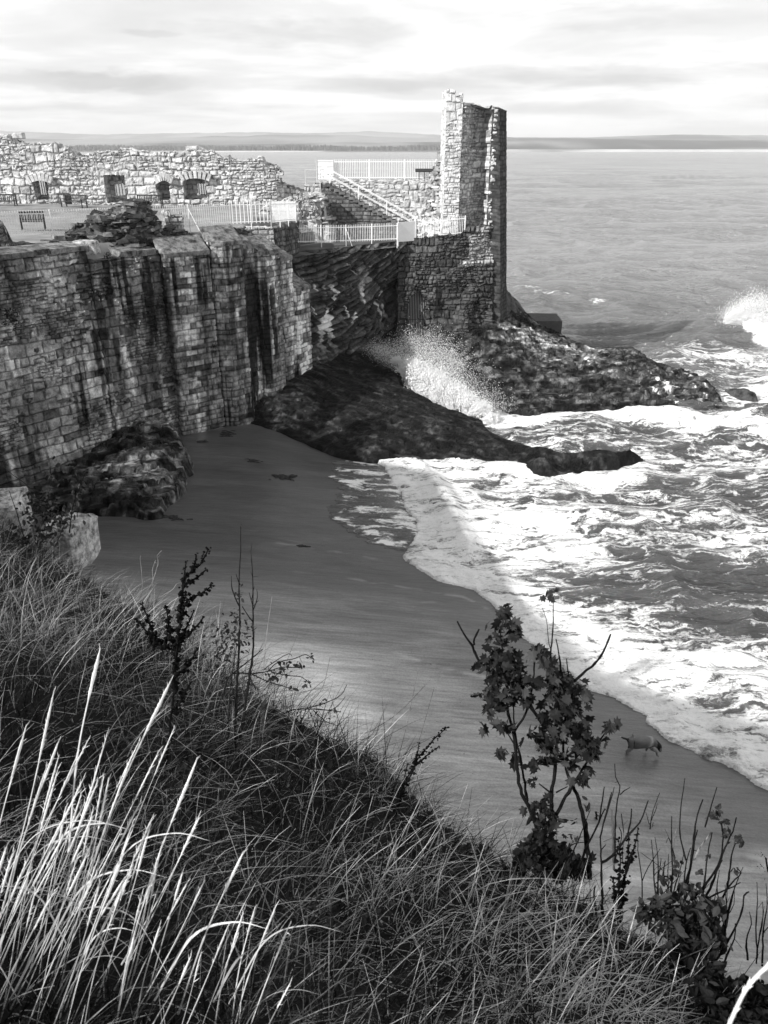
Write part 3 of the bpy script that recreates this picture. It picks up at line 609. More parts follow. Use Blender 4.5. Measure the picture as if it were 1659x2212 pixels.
rock('rock_ledge',M['tongue'],[(522,918,.8),(548,846,2.2),(600,815,2.6),(650,788,3.0),(760,735,3.4),(868,686,3.8),(905,735,3.2),(872,790,2.4),(865,828,1.9),(930,858,1.5),(975,882,1.25),(1048,905,1.0),(1066,932,.75),(1120,952,.6),(1160,958,1.0),(1200,968,1.1),(1272,966,1.15),(1350,957,1.2),(1405,972,.6),(1350,1000,.3),(1270,1018,.3),(1200,1024,.3),(1130,1016,.3),(1060,1004,.25),(960,997,.1),(860,996,.1),(800,997,.15),(740,984,.3),(690,968,.4),(600,938,.6)],
  [(640,850,2.1),(760,800,2.3),(830,790,2.4),(700,900,1.25),(850,880,1.5),(950,920,1.15),(1050,955,.75),(1130,982,.5),(800,950,.75),(1230,995,1.35),(1320,982,1.45),(1280,988,1.4),(1180,985,1.3),(1360,972,1.3)],
  'dark weed covered rock ledge sloping from the cliff down into the surf','rock',amp=.20,seed=5,res=.09,er=.4,blocks=(.10,.5,1.7,-.5),tfun=lambda X,Y,z:1+3.6*sst(.35,.6,pa(X,Y)*(.3+1.3*fbm(X*1.2,Y*1.2,0,4,4))),strata=.0)
ptip=patch(1490,848,.5,3.4,3.0); pb=patch(1200,760,2.2,5,3.4); pc=patch(1300,790,1.6,5,2.6)
rock('rock_headland',M['headland'],[(962,742,3.2),(1000,722,3.8),(1060,695,4.4),(1092,640,5.3),(1125,668,4.2),(1150,692,3.2),(1190,706,2.6),(1225,727,2.2),(1300,752,1.9),(1345,744,2.2),(1375,750,2.0),(1405,775,1.5),(1455,792,1.2),(1500,806,1.0),(1545,826,.8),(1562,862,.3),(1588,893,-.1),(1540,905,-.1),(1420,893,.0),(1300,888,.0),(1200,884,.15),(1160,896,.15),(1120,892,.2),(1075,870,.5),(1030,840,1.0),(985,790,1.9)],
  [(1050,740,3.4),(1120,740,3.1),(1200,790,1.9),(1100,810,1.7),(1300,800,1.55),(1350,765,1.95),(1400,830,1.0),(1480,840,.75),(1200,850,.75),(1300,860,.55),(1010,790,2.1)],
  'broad pitted rock headland below the tower with water streaming off its tip','rock',amp=.33,seed=15,res=.10,strata=.20,blocks=(.13,.5,2.2,.2),
  tfun=lambda X,Y,z:.5+1.5*sst(.35,.75,np.maximum(pb(X,Y),.6*pc(X,Y))*(.25+1.4*fbm(X*1.1,Y*1.6,0,4,5)))-.25*sst(.5,.0,z)+8*sst(.78,.90,ridged(X*1.9+Y*.6,Y*.5,0,44,2))*sst(.15,.5,ptip(X,Y))*sst(.38,.52,fbm(X*1.8,Y*1.8,0,5,3)))
rock('rock_skerry',M['headland'],[(1560,838,.3),(1600,838,.35),(1640,852,.2),(1652,866,0),(1600,862,0),(1570,850,.1)],[(1605,848,.45)],'low wet rock skerry just beyond the headland tip','rock',amp=.15,seed=25,res=.1,tint=(.3,.6))
rock('rock_skerry',M['tongue'],[(1572,889,.1),(1590,888,.2),(1602,896,.0),(1585,900,.0)],[(1588,893,.35)],'tiny black rock awash in foam at the headland foot','rock',amp=.05,seed=27,res=.06)
rock('boulder',M['tongue'],[(1092,880,.4),(1120,878,.5),(1150,890,.2),(1130,902,.0),(1098,898,.05)],[(1118,886,.75)],'dark rounded boulder in the surf at the mouth of the rock channel','rock',amp=.1,seed=29,res=.07)
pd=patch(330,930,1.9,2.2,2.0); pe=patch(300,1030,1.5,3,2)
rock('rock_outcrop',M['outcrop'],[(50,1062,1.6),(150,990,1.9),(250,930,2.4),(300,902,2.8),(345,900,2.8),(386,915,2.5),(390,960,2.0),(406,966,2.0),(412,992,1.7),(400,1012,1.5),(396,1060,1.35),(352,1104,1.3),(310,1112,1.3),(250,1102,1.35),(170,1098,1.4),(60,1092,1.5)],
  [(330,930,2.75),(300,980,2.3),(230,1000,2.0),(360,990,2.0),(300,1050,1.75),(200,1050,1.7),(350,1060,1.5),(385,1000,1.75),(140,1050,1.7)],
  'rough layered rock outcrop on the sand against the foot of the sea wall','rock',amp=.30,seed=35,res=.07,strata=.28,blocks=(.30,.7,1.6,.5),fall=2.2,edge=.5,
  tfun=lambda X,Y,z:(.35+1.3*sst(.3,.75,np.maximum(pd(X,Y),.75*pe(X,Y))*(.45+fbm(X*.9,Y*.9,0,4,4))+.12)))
def boulder(name,mat,c,size,label,seed=1,rz=0,flat=.0,res=34,amp=.18):
    """angular block: superellipsoid with fractured facets"""
    a,b=np.meshgrid(np.linspace(0,2*math.pi,res*2),np.linspace(-math.pi/2,math.pi/2,res),indexing='ij')
    e=.13; sg=lambda x,p:np.sign(x)*np.abs(x)**p
    V=np.stack([sg(np.cos(b),e)*sg(np.cos(a),e),sg(np.cos(b),e)*sg(np.sin(a),e),sg(np.sin(b),e)],-1)
    n=fbm(V[...,0]*1.1+seed,V[...,1]*1.1,V[...,2]*1.1,seed,4)-.5+.5*(ridged(V[...,0]*2+seed,V[...,1]*2,V[...,2]*2,seed+4,3)-.5)
    V=V*(1+amp*2*n)[...,None]*np.asarray(size)/2
    cs,sn=math.cos(rz),math.sin(rz); x=V[...,0]*cs-V[...,1]*sn; y=V[...,0]*sn+V[...,1]*cs
    z=V[...,2]; t=.7+.6*fbm(x*2,y*2,z*2,seed+6,4)
    o=put(name,grid_mesh(name,np.stack([x,y,z],-1),False,{'tint':t}),mat); o.location=c
    return tag(o,label,'rock')
# ================================================================ the sea wall
M['wallcap']=stone_mat('weathered_coping',.16,.2,1.9,2.9,.7,contrast=(.36,.64))
WP=np.array([(-34,14.5),(-26,25.5),(-18.05,36.2),(-12.3,43.8),(-9.1,46.6),(-7.9,48.6),(-5.7,53.0)])
_ws=np.r_[0,np.cumsum(np.linalg.norm(np.diff(WP,axis=0),axis=1))]
def PW(u): return np.array([np.interp(u,_ws,WP[:,0]),np.interp(u,_ws,WP[:,1])])
def NW(u):
    a=PW(u+.15)-PW(u-.15); a/=np.linalg.norm(a); return np.array([a[1],-a[0]])
def u_at(px,z):   # station whose top (height z) falls on picture column px
    us=np.linspace(0,_ws[-1],800); P=np.array([PW(a) for a in us]); dep=P[:,1]*CP-(z-EYE)*SP
    return float(us[np.argmin(np.abs(CX+F*P[:,0]/dep-px))])
uA=u_at(187,12.0); uB=u_at(340,11.5); uC=u_at(442,11.6); uD=u_at(512,11.8); uE=u_at(540,11.2); uF=u_at(583,10.8); uG=u_at(600,10.2); uH=_ws[-1]-.02
STAIN=[(40,.5,26),(215,.8,40),(240,.6,14),(300,.45,50),(350,.8,20),(375,.9,14),(420,.5,22),(470,.45,18),(585,.3,10)]
stl=[(u_at(p,8.0),s,w/32.0) for p,s,w in STAIN]
def wall_tint(U,Z,i2):
    st=np.zeros_like(U); Uw=U+.35*(fbm(U*.0+3,Z*.25,0,5,3)-.5)
    for c,s,w in stl:
        st=np.maximum(st,s*np.exp(-(np.abs(Uw-c)/w)**2.2)*sst(1.0,4.5,Z)*(.35+1.0*fbm(U*2.2,Z*.22,0,int(c*10),3)))
    rnd=sst(.5,.68,fbm(U*1.1,Z*.07,0,77,4))*sst(12.4,10,Z+1.5*(fbm(U,0*U,0,4,2)-.5))*.75
    low=.55*sst(2.6,1.2,Z)
    miss=np.where(i2>.985,.25,1.0)
    fs=.92*sst(.52,.60,fbm(U*2.6,Z*.12,0,57,4))*sst(.40,.60,fbm(U*.35,Z*.18,0,58,3))
    t=(1-np.clip(np.maximum(np.maximum(np.maximum(st,rnd),low),fs),0,.93))
    pale=1+1.5*sst(.54,.68,fbm(U*1.3+30,Z*.10,0,99,4))*(i2>.35)
    dk=np.where(i2<.08,.5,1.0)
    spot=1+5.0*(vn(U*9,Z*7,0,9)>.93)*sst(.5,.62,fbm(U*.4,Z*.4,0,3,2))*sst(6,9,Z)
    patchy=.25+1.5*fbm(U*.6,Z*.6,0,41,5)
    lift=1+1.3*sst(8.0,4.0,Z+.25*U-4)*sst(.42,.6,fbm(U*.5,Z*.4,0,66,3))
    return t*pale*dk*spot*patchy*lift*miss
sw=thing('sea_wall','tall dark stained stone sea wall with buttresses above the sand','wall')
def wz(u): return 18.5 if u<18.5 else 12.15-.25*sst(uA-12,uA,u) if u<uA else (11.35 if u<uB else (11.25 if u<uE else (10.9 if u<uF else 8.6)))  # first stretch, out of view, raised so its shadow covers the sand
thick_wall('wall_face',M['wall'],WP,-.3,wz,1.2,res=.065,amp=.11,seed=3,rh=.28,sw=.56,warp=.07,mort=.028,rub=True,parent=sw,tint=(.6,1.15),tfun=wall_tint,dst=.35,K=4,ragged=.05,
   hfun=lambda U,Z:.18*sst(3,0,Z)+.10*sst(10.5,9.9,Z)*(U>uD))
def buttress(u0,u1,out,z1,rise,seed,zb=0.0,back=.55,parent=sw,nm='buttress',chf=.12):
    a,b=PW(u0),PW(u1); n=NW((u0+u1)/2); t=(b-a)/np.linalg.norm(b-a)
    ch=out*chf
    path=[a-n*.2,a+n*(out-ch),a+n*out+t*ch,b+n*out-t*ch,b+n*(out-ch),b-n*.2]
    o=thick_wall(nm,M['wall'],path,zb,z1,.3,res=.065,amp=.085,seed=seed,rh=.31,sw=.6,warp=.05,mort=.03,parent=parent,tint=(.5,1.2),
        tfun=lambda U,Z,i2:wall_tint(U+u0,Z,i2),dst=.4,K=2,back=False)
    # sloping weathered cap
    mb=MB(); f=[a+n*(out-ch)+n*.08,a+n*out+t*ch+n*.08,b+n*out-t*ch+n*.08,b+n*(out-ch)+n*.08]; k=[a-n*back,b-n*back]
    lowr=[np.r_[p,z1-.22] for p in f]; up=[np.r_[p,z1+.02] for p in f]; bk=[np.r_[k[1],z1+rise],np.r_[k[0],z1+rise]]; sb=[np.r_[b-n*.1,z1+.0],np.r_[a-n*.1,z1+.0]]
    V=lowr+up+bk+sb; q=[[0,1,5,4],[1,2,6,5],[2,3,7,6]]; t3=[[4,5,9],[6,7,8],[7,10,8],[4,9,11]]
    q.append([5,6,8,9]); q2=[[7,3,10,10]]
    mb.add(V,q,t3,tint=1.0); c=mb.build('weathered_cap',M['wallcap'],o)
    return o
buttress(uB,uC,.55,11.35,.75,11); buttress(uC+.1,uD,.95,11.75,.75,12,chf=.5); buttress(uD,uE,.3,11.35,.5,13); buttress(uE,uF,.9,10.95,.75,14,chf=.4)
buttress(uF,uF+(uH-uF)*.45,.75,10.35,.6,15); buttress(uF+(uH-uF)*.42,uH,.95,8.35,.75,16)
def ledge(u0,u1,z,w,th,out,seed,label=None,step=.9,nm='coping'):
    mb=MB(); u=u0; r=np.random.default_rng(seed)
    while u<u1-.2:
        l=min(step*r.uniform(.6,1.4),u1-u); c=(u+l/2); n=NW(c); p=PW(c)+n*(out-w/2); a=math.atan2(n[1],n[0])
        cs,sn=math.cos(a),math.sin(a); tl=.16+r.uniform(-.05,.05); R=np.array([[cs,-sn,0],[sn,cs,0],[0,0,1]])@np.array([[math.cos(tl),0,math.sin(tl)],[0,1,0],[-math.sin(tl),0,math.cos(tl)]])
        mb.box((p[0],p[1],z+r.uniform(-.03,.03)),(w*r.uniform(.9,1.1),l-.015,th),R=R,tint=r.uniform(.6,1.15)); u+=l
    return mb.build(nm,M['wallcap'],sw)
ledge(u_at(-60,12.1),uA,12.1,1.0,.24,.14,1); ledge(u_at(262,11.4),uB-.1,11.55,1.3,.3,.05,2,step=1.2)
# weathering stones and a broken corbel part way down
for (px,py,dep) in [(470,748,0),(430,770,0)]: pass
# small weeds rooted in the wall
def wall_weed(px,py,Yd,size,seed,label):
    mb=MB(); r=np.random.default_rng(seed); c=A(px,py,Yd)
    for k in range(150):
        d=r.normal(size=3); d/=np.linalg.norm(d); d[2]=d[2]*.8-.25; p=c+d*size*r.uniform(.2,1)*np.array([.8,.8,1.3]); l=size*.28
        x=r.normal(size=3); x/=np.linalg.norm(x); y=np.cross(x,d); y/=np.linalg.norm(y)+1e-6
        mb.add([p-x*l*.5,p-y*l*.2,p+x*l*.5,p+y*l*.2],[[0,1,2,3]],tint=r.uniform(.3,1.1))
    return tag(mb.build('wall_weed',M['leaf'],None),label,'plant')
wall_weed(22,680,34.6,.55,1,'dark ivy clump on the sea wall at the picture edge'); wall_weed(352,575,42.6,.3,2,'small weed tuft hanging in the crack beside the first buttress'); wall_weed(462,748,45.0,.35,3,'straggly weed growing from a broken ledge low on the buttress'); wall_weed(232,553,41.6,.35,4,'dark weed cushion growing on the wall top in the gap of the coping'); wall_weed(500,607,46.3,.22,6,'small dark weed in the hole of the recessed bay')
# ================================================================ ground of the castle
def poly_ground(name,foot,zpts,res,mat,seed=1,edge=.5,drop=1.2,tint=(.7,1.2)):
    foot=np.asarray(foot,float); f=TPS(np.asarray(zpts,float),.1); lo=foot.min(0)-.6; hi=foot.max(0)+.6
    X,Y=np.meshgrid(np.arange(lo[0],hi[0],res),np.arange(lo[1],hi[1],res),indexing='ij'); P=np.c_[X.ravel(),Y.ravel()]
    sd=seg_dist(P,foot,True).reshape(X.shape); Z=f(P).reshape(X.shape)+.10*(fbm(X*.8,Y*.8,0,seed,4)-.5)-drop*sst(edge,-.5,sd)
    m_=np.maximum(sd[:-1,:-1],sd[1:,1:])>-.6
    return kind(put(name,grid_mesh(name,np.stack([X,Y,Z],-1),True,{'tint':tint[0]+(tint[1]-tint[0])*fbm(X*.6,Y*.6,0,seed+2,4)},m_),mat),'structure')
def off(u,d): return PW(u)+NW(u)*d
cf=[off(u,-.8) for u in np.linspace(2,uD,14)]+[off(uE,-1.0),off(uF,-1.0),(-8.6,53.5),(-8.2,57.5),(-5.2,61),(-4.5,64.8),(-7,70),(-44,70),(-44,20)]
poly_ground('courtyard',cf,[(-34,16,12.3),(-18,38,12.1),(-14.5,42,12.0),(-11,45,11.7),(-8.6,48.5,11.6),(-9,53,12.05),(-20,48,12.15),(-30,45,12.3),(-10,60,12.2),(-6,62,12.2),(-20,68,12.25),(-40,66,12.5)],.25,M['lawn'],3)
lt=[(-8.3,53.6),(-6.3,54.9),(-3,57.4),(0,59.0),(1.3,60.3),(4.6,60.6),(7.9,61.2),(8.3,62.3),(6,65),(-8,65),(-8.6,57.8)]
poly_ground('lower_terrace',lt,[(-8,54,10.0),(-5,56,10.15),(0,58.5,10.2),(2,60.3,10.35),(6,61,10.7),(6,64,10.7),(-5,63,10.3),(-8,60,10.2)],.2,M['lawn'],5,drop=.2,tint=(.25,.55))
# ================================================================ cliff below the lower terrace
def cliff_sheet():
    bot=resample([G(640,806,2.3)[:2],(-5.0,53.6),G(700,778,2.9)[:2],G(790,738,3.4)[:2],G(880,694,3.9)[:2],(2.6,62.2)],.09)[0]
    n=len(bot); top=resample([(-6.6,54.0),A(650,545,55.6)[:2],(-2.7,57.0),A(800,533,58.3)[:2],(1.1,59.5),(2.6,60.8)],.09)[0]
    ti=np.linspace(0,1,len(top)); top=np.stack([np.interp(np.linspace(0,1,n),ti,top[:,k]) for k in (0,1)],1)
    m_=120; V=np.linspace(0,1,m_); u=np.linspace(0,1,n)
    zb=np.interp(u,[0,.2,.5,.9,1],[1.6,2.3,2.7,3.2,3.2]); zt=np.interp(u,[0,.3,1],[10.05,10.18,10.42])
    U=np.repeat(u[:,None],m_,1)*12; Zr=zb[:,None]+(zt-zb)[:,None]*V[None]
    lay=(Zr-.42*(U)-.035*(U-6)**2)/.48+.9*(fbm(U*.5,Zr*.5,0,8,3)-.5); k=np.floor(lay); fr=lay-k
    cp_,ci_,cj_=stones(U*1.0,Zr-.42*U-.035*(U-6)**2,44,.42,1.5,.3,.05,.7)
    pr=cp_*ci_*.55-.25+hash2(k,k*0,12)*.42+.14*sst(.0,.35,fr)-.35*sst(.82,1.0,fr)+.35*(fbm(U*1.3,Zr*1.6,0,6,5)-.5)+.25*(hash2(np.floor(U*.9+hash2(k,k*0,4)*9),k,31)-.5)
    pr=pr+.5*sst(.35,.0,V)[None]*sst(.2,.5,u)[:,None]*0-1.3*np.exp(-((V[None]-.42)/.16)**2)*np.exp(-((u[:,None]-.80)/.16)**2)
    pr*=sst(0,.03,1-V)[None]
    nrm=np.array([.72,-.69]); P=bot[:,None]*(1-V)[None,:,None]+top[:,None]*V[None,:,None]+nrm*(pr)[...,None]
    t=(.75+.35*hash2(k,k*0,77))*(.45+.9*fbm(U*2,Zr*2,0,9,4))*(.75+.3*sst(.0,.3,fr))*(.45+.55*cp_)*(.6+.8*cj_)
    gu=sst(.68,.77,vn(U*2.4,Zr*.75,0,15))*np.exp(-((Zr-5.2-.18*U)/1.5)**2)*sst(.4,2.5,U)*sst(10.5,8,U)*sst(.42,.62,fbm(U*.7,Zr*.5,0,19,2)+.1)
    gu=np.maximum(gu,.9*sst(.87,.92,vn(U*5,Zr*1.3,0,25))*np.exp(-((Zr-5.5-.2*U)/2.2)**2)*sst(9.5,7,U))
    t=t+9*gu
    return kind(put('cliff',grid_mesh('cliff',np.stack([P[...,0],P[...,1],Zr+.0*U],-1),False,{'tint':t}),M['cliff']),'structure')
cliff_sheet()
# ================================================================ tower
def row(y): r=ray(0,y); return r[2]/r[1]
def zrow(y,Yd): return EYE+row(y)*Yd
tw=thing('ruined_tower','tall broken rubble stone tower standing above the sea at the castle corner','tower')
# main slab, hollowed where the facing has been torn off
def core(U,Z):
    a=sst(.15,1.75,U)*1.55*(1-sst(2.10,2.30,U+.25*(hash2(np.floor(Z/.42),Z*0,5)-.5)))
    a=a*np.where(Z<11.6,sst(9.5,11.6,Z),1)+.35*sst(18.9,17.5,Z)*np.exp(-((U-1.4)/.7)**2)*(Z>16.5)
    return -a+.30*(fbm(U*.9,Z*.7,0,4,3)-.5)*sst(2.35,2.1,U)+.22*(fbm(U*2.6,Z*2.6,0,14,2)-.5)*sst(2.4,2.2,U)
thick_wall('core',M['tower'],[(5.30,60.25),(7.93,60.55)],9.6,lambda u:19.32-.10*u,2.0,res=.06,amp=.17,seed=21,rh=.30,sw=.42,warp=.16,mort=.05,hfun=core,ragged=.12,parent=tw,tint=(.5,1.2),dst=.5,rub=True,
   lean=lambda U,Z:.14*sst(19,10,Z)*U/2.6)
thick_wall('pillar',M['tower'],[(4.30,60.0),(5.42,60.1)],9.6,lambda u:20.15-.25*u,2.1,res=.06,amp=.09,seed=22,rh=.33,sw=.5,warp=.10,mort=.035,ragged=.15,parent=tw,tint=(.75,1.25),dst=.55,rub=True,
   hfun=lambda U,Z:-.25*sst(16.6,16.0,Z+.5*(vn(U*2,0*U,0,3)-.5))*0+.10*(fbm(U,Z,0,8,3)-.5))
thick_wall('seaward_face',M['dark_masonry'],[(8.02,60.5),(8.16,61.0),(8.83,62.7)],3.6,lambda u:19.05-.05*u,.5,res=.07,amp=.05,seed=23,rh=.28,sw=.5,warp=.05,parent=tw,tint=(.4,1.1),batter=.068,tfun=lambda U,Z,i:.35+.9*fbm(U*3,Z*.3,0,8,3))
# lower wall under tower and terrace, its foot in the rock
def lowfun(U,Z):
    g=np.exp(-((U-1.25)/.75)**2)*sst(8.6,7.0,Z)*1.1         # hollow round the gate
    return .75*(fbm(U*.55,Z*.6,0,5,4)-.5)-.5*sst(7.8,6.6,Z)*sst(.62,.4,fbm(U*.8,Z*.3,0,15,3))*sst(2.4,3.2,U)+.35*sst(4.6,3.4,Z)
gate_u=1.25
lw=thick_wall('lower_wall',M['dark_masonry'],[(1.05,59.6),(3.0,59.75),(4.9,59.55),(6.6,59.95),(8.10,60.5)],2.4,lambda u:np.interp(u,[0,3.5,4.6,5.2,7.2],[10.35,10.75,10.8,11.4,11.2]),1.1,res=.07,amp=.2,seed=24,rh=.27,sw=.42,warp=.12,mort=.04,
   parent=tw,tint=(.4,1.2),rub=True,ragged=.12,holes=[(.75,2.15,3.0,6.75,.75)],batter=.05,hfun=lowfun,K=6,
   tfun=lambda U,Z,i:np.where((U>5.4+.9*(vn(U,Z*1.5,0,4)-.5)-.35*(10.6-Z))&(Z>8.6),4.2,(.55+.9*fbm(U*.6,Z*.5,0,8,3))))  # sunlight on the upper right corner painted in as brighter tint
thick_wall('dark_backing',M['iron'],[(-.6,61.5),(5.0,61.7)],2.6,7.8,.4,res=.2,amp=.05,seed=29,parent=tw,tint=(.3,.6))  # near-black backing added so the gate opening reads unlit
gt=thing('iron_gate','arched iron bar gate in the dark wall opening above the rock','gate')
def lwp(u,z,o=-.35):
    P,uu,s=resample([(1.05,59.6),(3.0,59.75),(4.9,59.55),(6.6,59.95),(8.10,60.5)],.05); x=np.interp(u,uu,P[:,0]); y=np.interp(u,uu,P[:,1]); return np.array([x,y-o,z])
mb=MB()
for k in range(11):
    u=.82+k*.128; top=6.7-.75*abs((u-1.45)/.7)**2; mb.tube([lwp(u,3.0),lwp(u,top-.02)],.018,5)
mb.build('bars',M['grey_metal'],gt)
mb=MB(); mb.tube([lwp(1.45+.68*math.sin(a),5.95+.72*math.cos(a)) for a in np.linspace(-1.57,1.57,13)],.03,5); mb.build('arch_frame',M['grey_metal'],gt)
mb=MB(); mb.bar(lwp(.78,4.6),lwp(2.12,4.6),.05); mb.bar(lwp(.78,3.2),lwp(2.12,5.6),.04); mb.build('rail',M['iron'],gt)
# rubble slopes where the tower meets the platform wall
def ptA(px,py,Yd): return A(px,py,Yd)
# ================================================================ platform wall, stair, block
pw=thing('platform_wall','sunlit rubble wall behind the stair carrying the railed platform','wall')
thick_wall('wall_face',M['rubble'],[(-5.1,64.2),(5.2,64.3)],9.9,lambda u:14.22,2.2,res=.075,amp=.11,seed=31,rh=.34,sw=.62,warp=.12,mort=.045,ragged=.08,parent=pw,tint=(.75,1.25),dst=.6,rub=True,
   hfun=lambda U,Z:.28*sst(12.4,11.2,Z)*(fbm(U*1.2,Z*1.4,0,3,3)))
sr=heap('rubble_slope',M['rubble'],[(1.6,62.6),(5.3,60.2),(5.6,64.6),(1.4,64.4)],lambda X,Y:10.6+.95*np.clip(X-1.9,0,1)+1.5*sst(2.6,5.0,X)+2.2*sst(3.9,4.9,X)*sst(61,62.2,Y),res=.08,amp=.28,seed=32,rh=.28,sw=.4,tint=(.7,1.25),zbase=9.9,rough=.5,loose=160,lsize=.5); sr.parent=pw
sr=heap('rubble_slope',M['rubble'],[(3.2,62.6),(4.6,61.0),(4.9,64.6),(3.0,64.4)],lambda X,Y:13.2+2.9*sst(3.3,4.6,X),res=.08,amp=.3,seed=33,rh=.28,sw=.4,tint=(.35,1.1),zbase=10.2,rough=.7,edge=.5,loose=240,lsize=.5); sr.parent=pw
st=thing('stone_stair','flight of rough stone steps climbing left to the railed platform','stairs')
ns=21; x0,z0=-4.35,14.15; x1,z1=3.0,10.35; mb=None
for k in range(ns):
    xa=x0+(x1-x0)*k/ns; xb=x0+(x1-x0)*(k+1)/ns; zt=z0+(z1-z0)*(k+1)/ns+.18
    m_=MB(); r=np.random.default_rng(k)
    m_.box(((xa+xb)/2+.02,62.55+r.uniform(-.03,.05),zt-.11),(xb-xa+.10,1.5,.20),rz=r.uniform(-.02,.02),tint=r.uniform(.6,1.1)); m_.build('step',M['heap'],st)
thick_wall('side_wall',M['heap'],[(x0-.3,61.95),(x1,61.95)],9.8,lambda u:max(9.95,14.0-.512*(u-.35)),1.5,res=.08,amp=.06,seed=34,rh=.27,sw=.5,warp=.06,parent=st,tint=(.45,1.1))
# landing block at the stair head
thick_wall('landing',M['rubble'],[(-5.9,62.1),(-4.3,62.1)],10.0,lambda u:14.05,2.3,res=.08,amp=.12,seed=35,rh=.3,sw=.45,warp=.1,parent=st,tint=(.6,1.2),ragged=.2)
# broken block left of the stair with its dark doorway and pillar
bk=thing('ruined_block','broken sunlit masonry block with a dark doorway left of the stair','ruin')
thick_wall('wall_face',M['rubble'],[(-9.0,59.6),(-4.55,59.9)],9.9,lambda u:np.interp(u,[0,.7,1.4,2.2,3.0,3.6,4.4],[12.5,12.9,12.9,13.35,13.55,13.1,12.7]),1.5,res=.075,amp=.15,seed=36,rh=.3,sw=.46,warp=.14,mort=.045,ragged=.3,parent=bk,tint=(.7,1.25),dst=.55,rub=True,
   holes=[(3.05,3.5,9.9,11.4,.0)],hfun=lambda U,Z:-.35*sst(2.6,3.3,U)*sst(12.6,11.8,Z)+.25*(fbm(U,Z,0,4,3)-.5))
sr=heap('rubble_top',M['rubble'],[(-6.3,59.9),(-3.9,60.0),(-3.7,61.9),(-6.3,62)],lambda X,Y:13.55-.55*np.abs(X+4.9),res=.08,amp=.22,seed=37,tint=(.4,1.1),zbase=10.2,rough=.35,loose=120,lsize=.45); sr.parent=bk
thick_wall('return_wall',M['heap'],[(-4.55,59.9),(-3.95,61.0),(-3.9,62.0)],9.9,lambda u:12.6,.5,res=.09,amp=.1,seed=38,parent=bk,tint=(.4,1.0))
# dark wall running back to the curtain wall end
dw=thick_wall('low_wall',M['heap'],[(-8.6,67.0),(-4.9,64.6)],11.8,lambda u:np.interp(u,[0,1,2.4,4.4],[13.9,13.75,13.35,13.3]),1.0,res=.1,amp=.1,seed=39,ragged=.15,tint=(.4,1.1))
tag(dw,'low dark wall linking the curtain wall end to the stair landing','wall')
# ================================================================ curtain wall of the courtyard
cw=thing('curtain_wall','long ragged sunlit curtain wall with window openings behind the benches','wall')
CW0=A(-330,445,68.5)[:2]; CW1=A(617,440,68.5)[:2]; CL=CW1[0]-CW0[0]
def cu(px): return (A(px,420,68.5)[0]-CW0[0])
top=[(-330,300),(-60,300),(0,296),(30,292),(41,291),(54,306),(91,312),(139,316),(168,324),(176,336),(190,336),(222,331),(274,327),(329,330),(397,332),(404,322),(425,321),(448,328),(484,340),(516,344),(571,346),(590,356),(603,366),(621,380)]
tu=[cu(p) for p,_ in top]; tz=[zrow(y,68.5) for _,y in top]
def H(px0,px1,y0,y1,arch=0.0): return (cu(px0),cu(px1),zrow(y1,68.5),zrow(y0,68.5),arch)
holesF=[H(74,106,386,432),H(135,153,418,445),H(229,273,378,438),H(340,368,386,433,.25),H(397,447,381,432,.45)]
cuB=lambda px:(A(px,420,70.0)[0]-CW0[0])
def HB(a,b,y0,y1): return (cuB(a),cuB(b),zrow(y1,70.0),zrow(y0,70.0),0)
holesB=[HB(84,103,390,421),HB(247,272,397,423),HB(426,447,396,421)]
def cwl(U,Z):
    return .30*(fbm(U*.5,Z*.6,0,7,3)-.5)-.5*sst(cu(560),cu(615),U)*sst(14,15.5,Z)
thick_wall('wall_face',M['rubble'],[CW0,CW1],11.8,lambda u:np.interp(u,tu,tz),1.3,res=.085,amp=.17,seed=51,rh=.36,sw=.62,warp=.14,mort=.05,ragged=.28,holes=holesF,parent=cw,tint=(.65,1.3),dst=.55,rub=True,hfun=cwl,back=False,endjag=.9)
thick_wall('wall_back',M['rubble'],[CW0+[0,1.32],CW1+[-.3,1.32]],11.8,lambda u:np.interp(u,tu,tz)-.15,.5,res=.12,amp=.12,seed=52,rh=.36,sw=.6,warp=.12,ragged=.3,holes=holesB,parent=cw,tint=(.5,1.1),endjag=.7)
for (u0,u1,za,zb_,_) in holesB:
    mb=MB()
    for k in range(1,4): x=CW0[0]+u0+(u1-u0)*k/4; mb.tube([(x,CW0[1]+1.45,za),(x,CW0[1]+1.45,zb_)],.035,5)
    mb.build('window_grille',M['iron'],cw)
# voussoirs over the two arched windows
for (p0,p1,yy) in [(340,368,386),(397,447,381),(66,106,386)]:
    mb=MB(); c=(p0+p1)/2
    for k in range(7):
        f=(k-3)/3.2; p=A(c+f*(p1-p0)*.62,yy-4+abs(f)**2*7,68.25); mb.box(p,(.24,.35,.55),R=np.array([[math.cos(.5*f),0,math.sin(.5*f)],[0,1,0],[-math.sin(.5*f),0,math.cos(.5*f)]]),tint=RNG.uniform(.8,1.2))
    mb.build('arch',M['rubble'],cw)
# loose stones crowning the wall
for (px,py,s) in [(40,290,.5),(12,292,.45),(415,319,.55),(432,323,.4),(190,338,.35),(250,327,.35),(300,327,.35)]:
    b=boulder('crown_stone',M['rubble'],A(px,py+3,69),(s*1.6,s,s*.8),'x',seed=px,res=8); b.parent=cw; del b['label']; del b['category']
